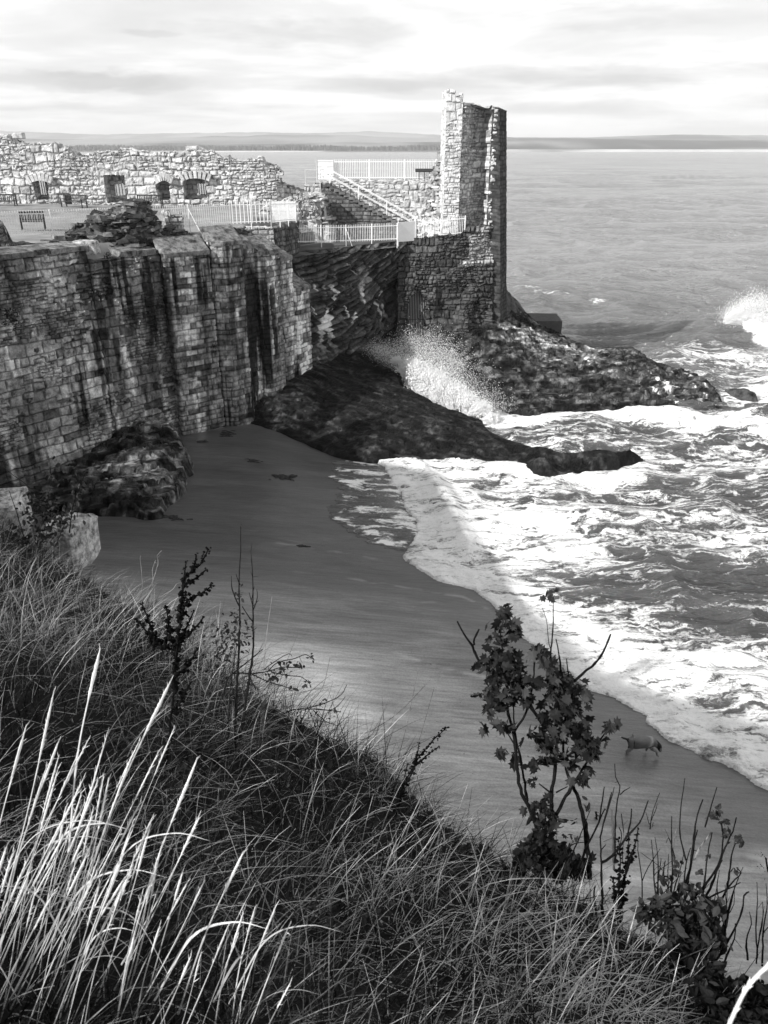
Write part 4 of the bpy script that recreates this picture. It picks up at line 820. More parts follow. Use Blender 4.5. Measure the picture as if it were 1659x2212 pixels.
# ================================================================ rubble on top of the sea wall
o=heap('rubble_mound',M['heap'],[A(150,540,42.5)[:2],A(300,560,43.5)[:2],A(352,545,45.0)[:2],A(350,500,47.5)[:2],A(215,490,46.5)[:2],A(140,505,44.5)[:2]],
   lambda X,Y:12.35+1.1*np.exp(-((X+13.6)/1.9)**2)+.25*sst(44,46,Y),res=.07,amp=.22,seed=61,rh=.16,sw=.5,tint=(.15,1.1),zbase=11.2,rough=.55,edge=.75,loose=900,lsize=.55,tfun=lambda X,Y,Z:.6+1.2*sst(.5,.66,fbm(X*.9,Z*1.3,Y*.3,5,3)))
tag(o,'dark heap of flat rubble on the sea wall in front of the white railing','rubble')
o=thick_wall('low_wall',M['heap'],[A(-40,545,39.5)[:2],A(20,540,40.0)[:2],A(130,530,42.2)[:2]],11.0,lambda u:np.interp(u,[0,1.2,1.5,5],[13.2,13.2,12.2,12.05]),.8,res=.08,amp=.1,seed=62,ragged=.15,tint=(.35,1.15))
tag(o,'low dark rubble wall under the railing at the left picture edge','wall')
tag(thick_wall('stone_pier',M['heap'],[A(120,533,42.6)[:2],A(144,533,42.9)[:2]],11.1,12.35,.8,res=.08,amp=.05,seed=63,tint=(.9,1.5),rh=.6,sw=.8),'small square stone pier at the left end of the rubble heap','pier')
boulder('boulder',M['boulder'],A(185,534,40.9),(1.1,.8,.6),'pale rounded boulder on the coping at the foot of the railing stay',seed=5,res=18)
tag(thick_wall('wall_stump',M['rubble'],[A(362,515,47.6)[:2],A(398,512,47.9)[:2]],11.2,lambda u:13.1-.25*abs(u-.5),1.3,res=.07,amp=.2,seed=64,ragged=.4,tint=(.5,1.25),rh=.28,sw=.4),'sunlit stump of rubble wall standing in the railing line','ruin')
tag(heap('rubble_mound',M['heap'],[A(340,535,46.0)[:2],A(420,532,46.6)[:2],A(440,505,48.5)[:2],A(350,505,47.6)[:2]],lambda X,Y:12.0+.25*fbm(X,Y,0,4,3),res=.08,amp=.2,seed=65,rh=.2,tint=(.3,1.3),zbase=11,rough=.3,loose=130,lsize=.4),'low dark rubble at the foot of the wall stump','rubble')
tag(heap('rubble_mound',M['heap'],[off(uC+.3,-.6),off(uD,-.5),off(uE,-.8),off(uF,-1.0),(-8.6,52.6),(-9.6,51.5),(-11.0,49)],lambda X,Y:11.75+.2*fbm(X,Y,0,4,3),res=.09,amp=.2,seed=66,rh=.22,tint=(.3,1.2),zbase=10.6,rough=.3,loose=160,lsize=.4),'dark broken masonry behind the buttress caps under the bright railing','rubble')
# retaining walls at the courtyard end
rt=thing('retaining_wall','rough end wall of the courtyard between the two railing levels','wall')
thick_wall('front_face',M['rubble'],[A(517,525,51.5)[:2],A(592,525,52.2)[:2]],10.2,11.95,.8,res=.07,amp=.12,seed=67,parent=rt,tint=(.6,1.2),rh=.3,sw=.42,ragged=.1)
thick_wall('side_face',M['heap'],[A(592,525,52.2)[:2],A(640,515,55.2)[:2],A(648,505,57.8)[:2]],9.8,lambda u:np.interp(u,[0,3,6],[11.95,12.0,11.9]),.9,res=.07,amp=.15,seed=68,parent=rt,tint=(.4,1.2),rh=.34,sw=.36,ragged=.12,tfun=lambda U,Z,i:.4+.9*fbm(U*3,Z*.5,0,8,3))
# landing stage
pr=thing('concrete_landing','dark concrete block jutting out beyond the tower rocks','block'); mb=MB(); a=A(1136,690,68); b=A(1213,700,66.5)
mb.box(((a[0]+b[0])/2,67.6,2.55),(b[0]-a[0],3.4,1.5),rz=-.06,tint=1.0); mb.build('slab',M['concrete'],pr); mb=MB(); mb.box(((a[0]+b[0])/2-.15,67.6,1.2),(b[0]-a[0]-.5,3.0,1.6),rz=-.06,tint=.6); mb.build('footing',M['concrete'],pr)
rock('rock_spur',M['dark_masonry'],[(1062,700,4.2),(1082,640,5.2),(1088,615,5.8),(1094,618,5.8),(1110,640,5.0),(1128,660,4.3),(1146,684,3.4),(1146,704,2.8),(1100,712,3.4)],[(1088,640,6.0),(1100,655,5.6),(1115,670,4.7),(1120,692,3.9),(1085,690,4.4)],'steep dark rock spur at the seaward foot of the tower','rock',amp=.35,seed=71,res=.08,fall=2.5,tint=(.5,1.3))
# ================================================================ railings, benches
def railing(label,pts,h,gap=.125,bw=.032,post=2.6,stay=0,foot=.08,seed=1,group='white iron railings of the castle',posth=.05,name='railing'):
    t=thing(name,label,'railing',group)
    P,u,s=resample(pts,.02); at=lambda x,z: np.array([np.interp(x,u,P[:,0]),np.interp(x,u,P[:,1]),np.interp(x,u,P[:,2])+z])
    Lw=u[-1]; r=np.random.default_rng(seed); mb=MB(); x=gap*.5
    while x<Lw:
        a=at(x,foot+r.uniform(-.01,.01)); b=at(x+r.normal()*.008,h+r.uniform(-.012,.012)); mb.tube([a,b,b+[0,0,.035]],[bw/2,bw/2,.004],4); x+=gap
    mb.build('bars',M['white_paint'],t)
    for z in (foot+.10,h-.14):
        mb=MB(); n=max(2,int(Lw/1.2))
        for k in range(n): mb.bar(at(Lw*k/n,z),at(Lw*(k+1)/n,z),.02,.045)
        mb.build('rail',M['white_paint'],t)
    k=max(1,int(round(Lw/post)))
    for i in range(k+1):
        mb=MB(); x=Lw*i/k; mb.tube([at(x,-.25),at(x,h+posth)],.032,6); mb.build('post',M['white_paint'],t)
        if stay and i%stay==0 and 0<i<k:
            d=(P[-1]-P[0])[:2]; d/=np.linalg.norm(d); nn=np.array([d[1],-d[0],0]); 
            mb=MB(); mb.tube([at(x,h*.86),at(x,0)+nn*.75+np.r_[d*.35,0]+[0,0,-.25]],.018,5); mb.build('stay',M['white_paint'],t)
    return t
railing('long white railing on the courtyard edge above the stained sea wall',[A(6,513,43.0),A(115,508,44.5),A(360,496,48.0),A(500,487,50.0)],1.26,.13,.025,2.7,2,seed=1)
railing('short railing of wide spaced bright bars on the courtyard corner',[A(500,487,50.0),A(586,484,50.6)],1.30,.235,.05,1.3,seed=2,posth=.12)
railing('white railing running back from the courtyard corner toward the ruined block',[A(586,484,50.6),A(640,479,56.0)],1.28,.15,.034,2.0,seed=3)
railing('white railing on the cliff edge in front of the dark lower terrace',[A(640,535,56.6),A(752,532,58.2),A(858,528,58.9)],1.42,.125,.03,1.9,2,foot=.30,seed=4)
railing('white railing on the dark wall between the solid gate and the tower',[A(898,519,59.9),A(960,512,60.0),A(1004,507,60.05)],1.28,.125,.032,2.0,0,seed=5)
railing('white railing along the high platform left of the tower against the sea',[A(722,389,64.7),A(950,388.5,64.7)],1.42,.135,.036,2.4,seed=6)
g=thing('gate_panel','solid white painted gate panel between the two lower railings','gate')
def panel(mb,a,b,z0,z1,th=.04):
    a=np.asarray(a,float);b=np.asarray(b,float); c=(a+b)/2; d=b-a; mb.box((c[0],c[1],c[2]+(z0+z1)/2),(np.linalg.norm(d[:2]),th,z1-z0),rz=math.atan2(d[1],d[0]))
a_,b_=A(860,526,59.0),A(897,519,59.8); mb=MB(); panel(mb,a_,b_,.04,1.38); mb.build('sheet',M['white_paint'],g)
for q in (a_,b_): mb=MB(); mb.tube([q-[0,0,.2],q+[0,0,1.5]],.045,6); mb.build('post',M['white_paint'],g)
g=thing('screen_panel','solid white screen at the stair head end of the platform railing','screen')
a_,b_=A(685,389,64.5),A(721,389,64.5); mb=MB(); panel(mb,a_,b_,.05,1.40); mb.build('sheet',M['white_paint'],g)
for z in (.45,.95,1.3): mb=MB(); mb.bar(a_+[0,-.05,z],b_+[0,-.05,z],.03); mb.build('rail',M['grey_metal'],g)
for q in (a_,b_): mb=MB(); mb.tube([q-[0,.04,.3],q+[0,-.04,1.46]],.04,6); mb.build('post',M['grey_metal'],g)
g=thing('information_panel','dark slanted information panel fixed in front of the platform railing','sign')
c=A(917,368,64.3); mb=MB(); al=math.radians(-28); mb.box(c,(1.38,.42,.05),R=np.array([[1,0,0],[0,math.cos(al),math.sin(al)],[0,-math.sin(al),math.cos(al)]])); mb.build('board',M['plaque'],g)
for dx in (-.4,0,.4): mb=MB(); mb.tube([c+[dx,.05,-.8],c+[dx,.02,-.03]],.025,5); mb.build('leg',M['iron'],g)
def handrail(label,Yd,zoff,seed,col='white_paint'):
    t=thing('handrail',label,'handrail','stair handrails'); f=lambda x:14.15-(x+4.35)*.517+.08
    for hgt in (.55,1.0):
        mb=MB(); mb.tube([(-4.6,Yd,f(-4.35)+hgt),(-4.3,Yd,f(-4.3)+hgt),(2.6,Yd,f(2.6)+hgt)],.028,6); mb.build('rail',M[col],t)
    for x in (-4.0,-1.9,.2,2.3):
        mb=MB(); mb.tube([(x,Yd,f(x)-.15),(x,Yd,f(x)+1.0)],.028,6); mb.build('post',M[col],t)
handrail('white handrail on the open near side of the stone stair',61.95,0,1); handrail('white handrail on the far side of the stone stair beside the lit wall',63.25,0,2)
t=thing('handrail','grey pipe handrail round the small landing at the stair head','handrail','stair handrails')
for z in (.5,1.0):
    mb=MB(); mb.tube([(-5.8,62.2,14.05+z),(-4.7,62.1,14.05+z),(-4.6,64.0,14.05+z)],.025,6); mb.build('rail',M['grey_metal'],t)
for q in ((-5.8,62.2),(-4.7,62.1),(-4.6,64.0)): mb=MB(); mb.tube([(q[0],q[1],13.7),(q[0],q[1],15.08)],.028,6); mb.build('post',M['grey_metal'],t)
def bench(label,loc,rz,Lw=1.9):
    t=thing('bench',label,'bench','timber benches in the courtyard',loc,rz)
    mb=MB()
    for k in range(5): mb.box((0,-.08-.10*k,.44),(Lw,.08,.03))
    mb.build('seat',M['timber'],t); mb=MB()
    for k in range(15): mb.box((-Lw/2+Lw*(k+.5)/15,.04,.70),(.06,.025,.42))
    mb.box((0,.045,.92),(Lw,.05,.09)); mb.box((0,.03,.50),(Lw,.05,.06)); mb.build('backrest',M['timber'],t)
    for s in (-1,1):
        for y,hh in ((.03,.92),(-.5,.62)): mb=MB(); mb.box((s*(Lw/2-.05),y,hh/2),(.07,.07,hh)); mb.build('leg',M['timber'],t)
        mb=MB(); mb.box((s*(Lw/2-.05),-.24,.635),(.08,.60,.04)); mb.build('armrest',M['timber'],t)
    return t
def gz(p): p=np.array(p); p[2]=12.24; return p
bench('dark timber bench against the curtain wall at the picture edge',gz(A(6,447,66.3)),.05,2.4)
bench('dark slatted bench beside the low opening of the curtain wall, turned aslant',gz(A(166,449,65.6)),-.42,2.2)
bench('dark bench half hidden behind the railing under the middle windows',gz(A(326,449,65.4)),.04,2.0)
bench('bench standing alone on the lawn behind the railing near the picture edge',gz(A(74,496,47.8)),.32+math.pi*0,1.35)
# ================================================================ plants on the slope
def hit(px,py,t0=1.0,t1=40):
    d=np.array(ray(px,py)); t=np.linspace(t0,t1,1600); z=EYE+d[2]*t; h=hill(d[0]*t,d[1]*t); k=np.argmax(z<=h+.02)
    return float(t[k]) if z[k]<=h[k]+.02 else (hit(px,py+12,t0,t1) if py<2400 else 6.0)
def c1(x,y): return ((x/1.659+450)*.5486,(y/1.659+2050)*.5486)
def c2(x,y): return ((x/1.77+1800)*.5486,(y/1.77+2250)*.5486)
def c3(x,y): return ((x/2.013+2200)*.5486,(y/2.013+3000)*.5486)
rg=np.random.default_rng(5)
def line3(pts,dep,jit=.03,dd=None):
    """picture polyline -> real stem at a real distance, with depth wander"""
    w=np.cumsum(rg.normal(size=len(pts))*jit)*dep*.25; w-=w[0]
    if dd is not None: w=w+np.linspace(0,dd,len(pts))
    P=np.array([D(x,y,dep+e) for (x,y),e in zip(pts,w)]); return smooth_path(P,.03) if len(P)>2 else resample(P,.04)[0]
RS=1.0
def stem(mb,pts,dep,r0,r1,n=5,knots=True,tint=1.0,dd=None,jit=.03):
    P=line3(pts,dep,jit,dd); k=len(P); s=np.linspace(0,1,k); rr=(r0+(r1-r0)*s)*dep/F*RS
    P=P+rg.normal(size=P.shape)*rr[:,None]*.25
    if knots: rr=rr*(1+.28*(rg.random(k)<.18))
    mb.tube(P,rr,n,tint); return P
SYC=np.array([(0,0),(.20,-.10),(.46,-.02),(.34,.16),(.66,.34),(.40,.44),(.46,.80),(.20,.66),(0,1.08),(-.20,.66),(-.46,.80),(-.40,.44),(-.66,.34),(-.34,.16),(-.46,-.02),(-.20,-.10)])
OVL=np.array([(0,0),(.2,.12),(.32,.4),(.24,.75),(0,1.05),(-.24,.75),(-.32,.4),(-.2,.12)])
def leaf(mb,p,size,shape=SYC,droop=.6,tint=1.0,face=None):
    d=rg.normal(size=3); d[2]-=droop*1.2
    if face is not None: d=d*.7+face
    d/=np.linalg.norm(d); x=np.cross(d,rg.normal(size=3)); x/=np.linalg.norm(x)+1e-6; nrm=np.cross(x,d)
    fold=rg.uniform(.1,.5); curl=rg.uniform(-.1,.45); n=len(shape)
    V=np.array([p+size*(a*x*(1-.15*fold)+b*d+nrm*(-abs(a)*fold-curl*b*b)) for a,b in shape]+[p+size*(.42*d-nrm*curl*.16)])
    mb.add(V,None,[[i,(i+1)%n,n] for i in range(n)],tint)
# ---- the sycamore sapling
dS=hit(1195,1915); sap=thing('sycamore_sapling','dark leafy sycamore sapling rising from the slope crest in front of the surf','tree')
stems=[([c2(640,1990),c2(520,1690),c2(430,1470),c2(395,1130),c2(350,950),c2(345,700),c2(305,480),c2(310,360)],9,2.6),
       ([c2(650,2000),c2(655,1600),c2(690,1250),c2(680,900),c2(650,620),c2(665,450),c2(672,180)],10,1.8),
       ([c2(925,2150),c2(905,1900),c2(880,1720),c2(820,1520),c2(760,1380),c2(740,1200),c2(760,900)],11,3),
       ([c2(490,1600),c2(450,1350),c2(400,1100),c2(390,850)],5.5,2),([c2(400,1110),c2(480,980),c2(530,760),c2(545,540)],5,2),
       ([c2(690,1690),c2(800,1500),c2(900,1340),c2(1000,1170),c2(1070,1080)],7,2)]
kk=.55
for p,a,b in stems:
    mb=MB(); stem(mb,p,dS,a*kk,b*kk,6,tint=.8); mb.build('trunk',M['bark'],sap)
for p,a,b in [([c2(165,650),c2(120,560),c2(105,520),c2(50,440),c2(0,350)],3,1.8),([c2(118,510),c2(120,470),c2(155,400)],2.4,1.8),([c2(810,770),c2(900,690),c2(960,640),c2(1020,560),c2(1070,435)],3.4,1.8),([c2(725,700),c2(710,580),c2(690,470)],2.2,1.2),([c2(775,760),c2(770,680),c2(763,610)],1.8,1),([c2(605,1080),c2(500,930),c2(440,860)],4,2.5),
   ([c2(400,1210),c2(340,1110)],2,1.2),([c2(420,1260),c2(380,1265)],2,1),([c2(650,1540),c2(570,1480)],2.4,1.2),([c2(640,1360),c2(540,1330)],2,1),([c2(690,1540),c2(770,1500)],2,1),([c2(655,545),c2(640,500),c2(620,330),c2(590,250)],1,.6),([c2(670,1130),c2(730,1000),c2(800,900)],3,1.5),([c2(730,1330),c2(800,1260),c2(880,1150)],3,1.5)]:
    mb=MB(); stem(mb,p,dS,a,b,5,tint=.8); mb.build('branch',M['bark'],sap)
mb=MB()
for x,y,rx,ry,n in [(320,255,40,35,8),(300,340,75,45,18),(400,410,70,50,14),(260,470,60,40,10),(330,560,80,60,20),(560,560,60,40,12),(250,640,90,60,26),(400,640,80,60,18),(280,740,120,70,36),(420,760,70,60,18),(540,780,50,50,10),(220,840,70,60,20),(330,870,70,60,18),(230,950,60,70,14),(460,880,60,50,12),(320,1060,45,40,8),(200,1080,30,30,3),(300,1270,40,40,6),(385,1310,20,20,2),
   (640,650,50,40,10),(690,730,60,50,14),(780,800,70,60,18),(870,830,60,50,12),(700,860,70,50,18),(640,880,50,40,8),(780,930,100,60,28),(720,1000,80,60,20),(620,1030,60,40,10),(800,1060,100,60,26),(560,1150,100,50,16),(700,1140,90,60,18),(860,1160,80,60,20),(900,1230,90,60,20),(960,1290,40,50,8),(1070,1090,40,40,8),(1000,1170,50,40,8),(600,1240,80,50,10),(640,1310,50,40,7),(510,1340,50,40,6),(790,1360,50,50,9),(890,1360,40,50,5),(870,1450,40,30,5),(730,1270,60,40,8),(520,1460,50,20,4),(670,170,70,35,8)]:
    X0,Y0=c2(x,y)
    for k in range(int(n*1.2)):
        a=rg.normal(size=2)*.55; q=D(X0+a[0]*rx/1.77*.5486,Y0+a[1]*ry/1.77*.5486,dS+rg.normal()*.10)
        leaf(mb,q,rg.uniform(.028,.074) if y>200 else .04,SYC,tint=rg.uniform(.35,1.35) if rg.random()<.8 else rg.uniform(1.4,2.4),face=np.array([.25,-.35,-.1]))
mb.build('crown',M['leaf'],sap)
mb=MB()
for x,y,rx,ry,n in [(560,1620,70,40,30),(620,1720,90,60,60),(600,1830,80,70,70),(520,1900,80,50,60),(650,1950,110,60,90),(560,2040,110,60,90),(760,2020,90,50,60),(860,2050,70,50,40),(700,2080,120,40,60),(470,1960,60,40,30)]:
    X0,Y0=c2(x,y)
    for k in range(n):
        a=rg.normal(size=2)*.55; q=D(X0+a[0]*rx*.31,Y0+a[1]*ry*.31,dS-.02+rg.normal()*.10); leaf(mb,q,rg.uniform(.025,.06),OVL if rg.random()<.5 else SYC,tint=rg.uniform(.3,1.2))
iv=tag(mb.build('ivy',M['leaf'],None),'dark ivy and bramble leaves wrapped round the foot of the sycamore sapling','ivy')
# ---- dock plants with black seed heads
def dock(label,lines,dep,rs,group='dark seeding dock plants'):
    t=thing('dock_plant',label,'plant',group); a=MB(); b=MB()
    for pts,seedfrom,w in lines:
        P=stem(a,pts,dep,2.4*rs,1.2*rs,5,False,.9)
        k=len(P); i0=int(k*seedfrom)
        for i in range(i0,k):
            f=(i-i0)/max(1,k-1-i0); n=int(5+3*(1-f))
            for j in range(n):
                d=rg.normal(size=3); d/=np.linalg.norm(d)+1e-6; r=1.35*w*(1-.45*f)*dep/F; c=P[i]+d*r*rg.uniform(.2,1.)*(.6+.6*math.sin(i*1.1)**2); s=r*rg.uniform(.28,.55)
                O=np.array([[1,0,0],[0,1,0],[-1,0,0],[0,-1,0],[0,0,1.],[0,0,-1.]])*s*rg.uniform(.6,1.2,(6,1))+c
                b.add(O,None,[[0,1,4],[1,2,4],[2,3,4],[3,0,4],[1,0,5],[2,1,5],[3,2,5],[0,3,5]],rg.uniform(.3,1.6))
    a.build('stem',M['dock'],t); b.build('seed_head',M['dock'],t); return t
d1=hit(*c1(330,1650))
dock('tall black dock plant in seed standing on the grass slope against the sand',[([c1(325,1700),c1(370,1300),c1(395,1000),c1(410,820),c1(435,620),c1(440,500),c1(480,350),c1(560,290),c1(615,185)],.38,11),([c1(430,640),c1(450,520),c1(450,400),c1(470,270)],.25,8),([c1(505,330),c1(530,280),c1(535,225)],.1,7),([c1(480,410),c1(540,370),c1(600,318)],.1,8),([c1(430,650),c1(480,520),c1(560,480),c1(640,425)],.15,12),([c1(430,780),c1(480,680),c1(520,590)],.15,8),([c1(430,800),c1(500,730),c1(585,630)],.15,9),([c1(420,1000),c1(480,950),c1(545,840)],.15,9),([c1(400,1250),c1(450,1150),c1(500,1060)],.1,10),([c1(400,850),c1(280,800),c1(140,640)],.2,12),([c1(405,900),c1(360,700),c1(340,570)],.3,14),([c1(260,850),c1(240,700),c1(180,540)],.3,10)],d1,1.25)
d2=hit(860,1775)
dock('leaning black dock spike on the slope edge in the middle of the picture',[([(845,1790),(862,1730),(880,1680),(910,1630),(935,1600),(964,1573)],.15,9),([(862,1740),(872,1690),(880,1650)],.2,6),([(895,1655),(925,1630),(948,1612)],.2,6),([(880,1690),(898,1650),(905,1605)],.2,6)],d2,.8)
d3=hit(*c3(480,1290))
dock('pair of dense black dock spikes in front of the bare twigs',[([c3(470,1300),c3(480,1000),c3(490,800),c3(475,620)],.15,13),([c3(500,1250),c3(520,950),c3(550,760),c3(555,570)],.2,11),([c3(530,900),c3(600,680),c3(630,530)],.35,7),([c3(460,1200),c3(440,1000),c3(430,920)],.3,10)],d3,.9)
dock('ragged black dock spike just beside the denser pair',[([c3(630,1320),c3(640,1050),c3(660,900),c3(715,720)],.1,10),([c3(640,1100),c3(650,900),c3(665,780)],.2,8),([c3(610,1100),c3(600,1000)],.2,8)],hit(*c3(630,1330)),.9)
dock('thin black dock spike close behind the pale sapling stem',[([c3(300,1100),c3(290,800),c3(300,600),c3(300,400)],.2,6)],hit(*c3(300,1110)),.7)
RS=.8
# ---- bare twig shrubs
def shrub(label,lines,dep,leaves=(),cat='shrub',name='bare_shrub',mat='bark',group=None,leafmat='leaf2',sz=(.02,.05),shape=OVL):
    t=thing(name,label,cat,group); mb=MB()
    for pts,a,b in lines:
        P=stem(mb,pts,dep,a,b,5,tint=rg.uniform(.6,1.3))
        if len(P)>8:
            for k in range(int(len(P)*.12)):
                i=rg.integers(len(P)//3,len(P)); d=rg.normal(size=3); d[2]=abs(d[2]); d/=np.linalg.norm(d); l=rg.uniform(.02,.08); mb.tube([P[i],P[i]+d*l],[b*.6*dep/F,b*.4*dep/F],4,.9)
    mb.build('branches',M[mat],t)
    if leaves:
        lb=MB()
        for (x,y,rx,ry,n) in leaves:
            for k in range(n):
                a=rg.normal(size=2)*.55; leaf(lb,D(x+a[0]*rx,y+a[1]*ry,dep+rg.normal()*.08),rg.uniform(*sz),shape,tint=rg.uniform(.4,1.5))
        lb.build('foliage',M[leafmat],t)
    return t
e1=hit(*c1(790,1480)); q=lambda f,l:[f(*p) for p in l]
def LV(f,x,y,rx,ry,n,s): X0,Y0=f(x,y); return (X0,Y0,rx*s,ry*s,n)
shrub('pair of bare upright twigs with a bushy seed tangle at mid height',[(q(c1,[(785,1500),(800,1100),(815,850),(820,600),(815,400),(825,200),(825,40)]),4.5,1.1),(q(c1,[(820,1450),(870,1100),(905,850),(905,600),(905,400),(892,200)]),4.5,1.0),(q(c1,[(905,660),(880,630),(835,560)]),2,1),(q(c1,[(815,560),(770,450),(765,360)]),2,.8),(q(c1,[(820,420),(795,350)]),1.5,.8),(q(c1,[(905,590),(935,500),(930,450)]),1.5,.8),(q(c1,[(910,580),(880,470)]),1.2,.7),(q(c1,[(900,720),(930,700)]),1,.7),(q(c1,[(895,520),(915,430)]),1,.6),
   (q(c1,[(740,1480),(760,1100),(800,800)]),2,1)],e1,[LV(c1,720,760,90,90,80,.33),LV(c1,700,860,80,70,70,.33),LV(c1,850,760,70,90,60,.33),LV(c1,800,640,50,60,30,.33),LV(c1,820,480,20,40,12,.33)],leafmat='leaf',sz=(.012,.035))
shrub('dark bramble spray arching out over the sand from the twig pair',[(q(c1,[(700,1180),(760,1010),(900,1000),(1000,985),(1100,960),(1220,960)]),2.4,1.2),(q(c1,[(1000,990),(1060,930),(1180,900),(1250,875),(1290,900)]),1.5,1),(q(c1,[(1040,990),(1120,1010),(1220,1020),(1280,1070)]),1.5,1),(q(c1,[(900,1005),(1000,1050),(1100,1080),(1170,1100)]),1.5,1),(q(c1,[(980,970),(1070,905),(1140,870),(1160,885)]),1.4,.8),(q(c1,[(760,1010),(860,930),(970,840)]),2,1)],e1+.1,
   [LV(c1,1280,890,25,18,8,.33),LV(c1,1210,950,30,20,10,.33),LV(c1,1120,970,40,30,14,.33),LV(c1,1010,1000,40,40,18,.33),LV(c1,1260,1060,25,25,9,.33),LV(c1,1165,1100,14,18,6,.33),LV(c1,910,1050,40,30,14,.33),LV(c1,1080,930,50,20,12,.33),LV(c1,1040,1030,30,25,8,.33)],name='bramble',leafmat='leaf',sz=(.018,.04))
e2=hit(*c1(1080,1290))
shrub('second lower bramble spray drooping over the slope edge',[(q(c1,[(1060,1300),(1150,1240),(1280,1230),(1400,1240),(1480,1250)]),2.2,1),(q(c1,[(1260,1225),(1380,1190),(1480,1140),(1520,1070)]),1.6,.8),(q(c1,[(1300,1240),(1380,1310),(1460,1340)]),1.4,.8),(q(c1,[(1410,1240),(1460,1210),(1510,1150)]),1.2,.8)],e2,[LV(c1,1355,1185,30,25,10,.33),LV(c1,1440,1230,30,25,12,.33),LV(c1,1215,1300,30,40,14,.33),LV(c1,1310,1270,25,20,7,.33),LV(c1,1415,1280,20,20,6,.33)],name='bramble',leafmat='leaf',sz=(.016,.035))
e3=hit(*c3(340,1230))
shrub('tall bare twig with forked pale stems right of the sapling',[(q(c3,[(445,800),(450,500),(465,300),(485,190),(450,120),(445,15)]),3,1.2),(q(c3,[(485,260),(520,230),(565,200)]),1.6,1),(q(c3,[(350,1230),(340,900),(330,600)]),4,2),(q(c3,[(150,850),(230,650),(320,470),(365,370)]),4,1.6),(q(c3,[(320,480),(345,300),(362,200)]),2.6,1.4),(q(c3,[(330,600),(390,350),(420,240)]),2.4,1.4),(q(c3,[(360,480),(400,350),(440,200)]),1.8,1),(q(c3,[(0,740),(120,650),(200,640)]),2.2,1),(q(c3,[(80,800),(180,560),(250,380)]),2.2,1),(q(c3,[(300,1200),(280,1050),(290,980)]),3,2),(q(c3,[(330,800),(420,750),(540,590),(640,480),(710,305)]),4,1.4),(q(c3,[(540,600),(570,480),(577,370)]),2.2,1.2),(q(c3,[(480,520),(500,600),(440,800)]),1.5,.9),(q(c3,[(495,410),(515,560)]),1.3,.9)],e3,[LV(c3,120,590,25,25,5,.27),LV(c3,50,480,15,15,2,.27),LV(c3,210,330,30,25,5,.27),LV(c3,130,460,25,20,4,.27),LV(c3,100,640,20,20,4,.27)])
shrub('pale broken stalk cluster standing between the dark twigs',[(q(c3,[(440,860),(430,600),(422,380)]),3.2,2.6),(q(c3,[(160,265),(300,265),(400,290),(465,335)]),1.4,1.2),(q(c3,[(500,800),(515,560),(495,410)]),1.6,1.2),(q(c3,[(1070,780),(1120,680),(1210,560)]),2.2,1.6),(q(c3,[(905,690),(915,600),(935,535)]),2.2,1.6)],e3+.1,mat='barkpale',name='dead_stalks',cat='plant')
e4=hit(*c3(700,1150))
shrub('fine feathery bare twig rising behind the ragged dock spike',[(q(c3,[(620,1200),(690,850),(725,520),(745,400),(800,245)]),2.4,.7),(q(c3,[(725,520),(700,430),(690,400)]),1.1,.6),(q(c3,[(720,600),(750,480)]),1.1,.6),(q(c3,[(700,760),(745,640),(760,600)]),1.2,.6),(q(c3,[(690,860),(760,780),(765,680)]),1.2,.6),(q(c3,[(735,460),(770,380),(780,330)]),1,.5),(q(c3,[(695,800),(680,640)]),1,.6),(q(c3,[(780,1050),(775,780),(730,765)]),2.6,1.2),(q(c3,[(740,900),(750,1000)]),1,.6)],e4)
e5=hit(1385,2020); e6=hit(1520,2090)
shrub('thicket of bare upright stems in the corner above the sand',[(q(c3,[(890,1060),(900,850),(895,600),(897,430)]),3,1.2),(q(c3,[(980,1050),(1040,850),(1070,600),(1100,420),(1145,300)]),4,1.5),(q(c3,[(1010,1000),(1060,760),(1080,620),(1100,540)]),3,1.5),(q(c3,[(1010,780),(965,600),(965,400),(1000,130)]),2.4,1),(q(c3,[(1160,520),(1200,380),(1255,200)]),2.2,1.2),(q(c3,[(1050,1100),(1180,950),(1280,780),(1300,600),(1290,480)]),3.6,1.6),(q(c3,[(1100,1150),(1200,1000),(1330,650),(1390,520),(1407,440)]),3.8,1.6),(q(c3,[(1110,1150),(1150,1000),(1180,750),(1215,560)]),3,1.4),(q(c3,[(870,1000),(830,900),(845,780)]),2.4,1.2),(q(c3,[(1250,1320),(1230,1200),(1330,1010),(1370,750),(1400,650)]),3.8,1.6),(q(c3,[(1140,1100),(1240,1050),(1380,990),(1440,955)]),2.6,1.2),(q(c3,[(1330,1010),(1400,930),(1445,880),(1420,850)]),2.4,1.2),(q(c3,[(990,980),(1010,800),(1045,680)]),2.6,1.2),(q(c3,[(920,760),(900,680),(870,600),(855,640)]),1.6,.8)],e5,
   [LV(c3,1250,390,40,25,14,.27),LV(c3,1200,445,40,20,8,.27),LV(c3,1300,470,40,25,10,.27),LV(c3,1330,560,40,30,10,.27),LV(c3,1430,600,40,40,14,.27),LV(c3,1200,740,20,20,4,.27),LV(c3,1410,860,30,25,6,.27),LV(c3,1130,870,40,15,5,.27),LV(c3,930,780,30,30,9,.27),LV(c3,900,850,40,30,12,.27),LV(c3,880,920,40,20,8,.27)],sz=(.02,.042))
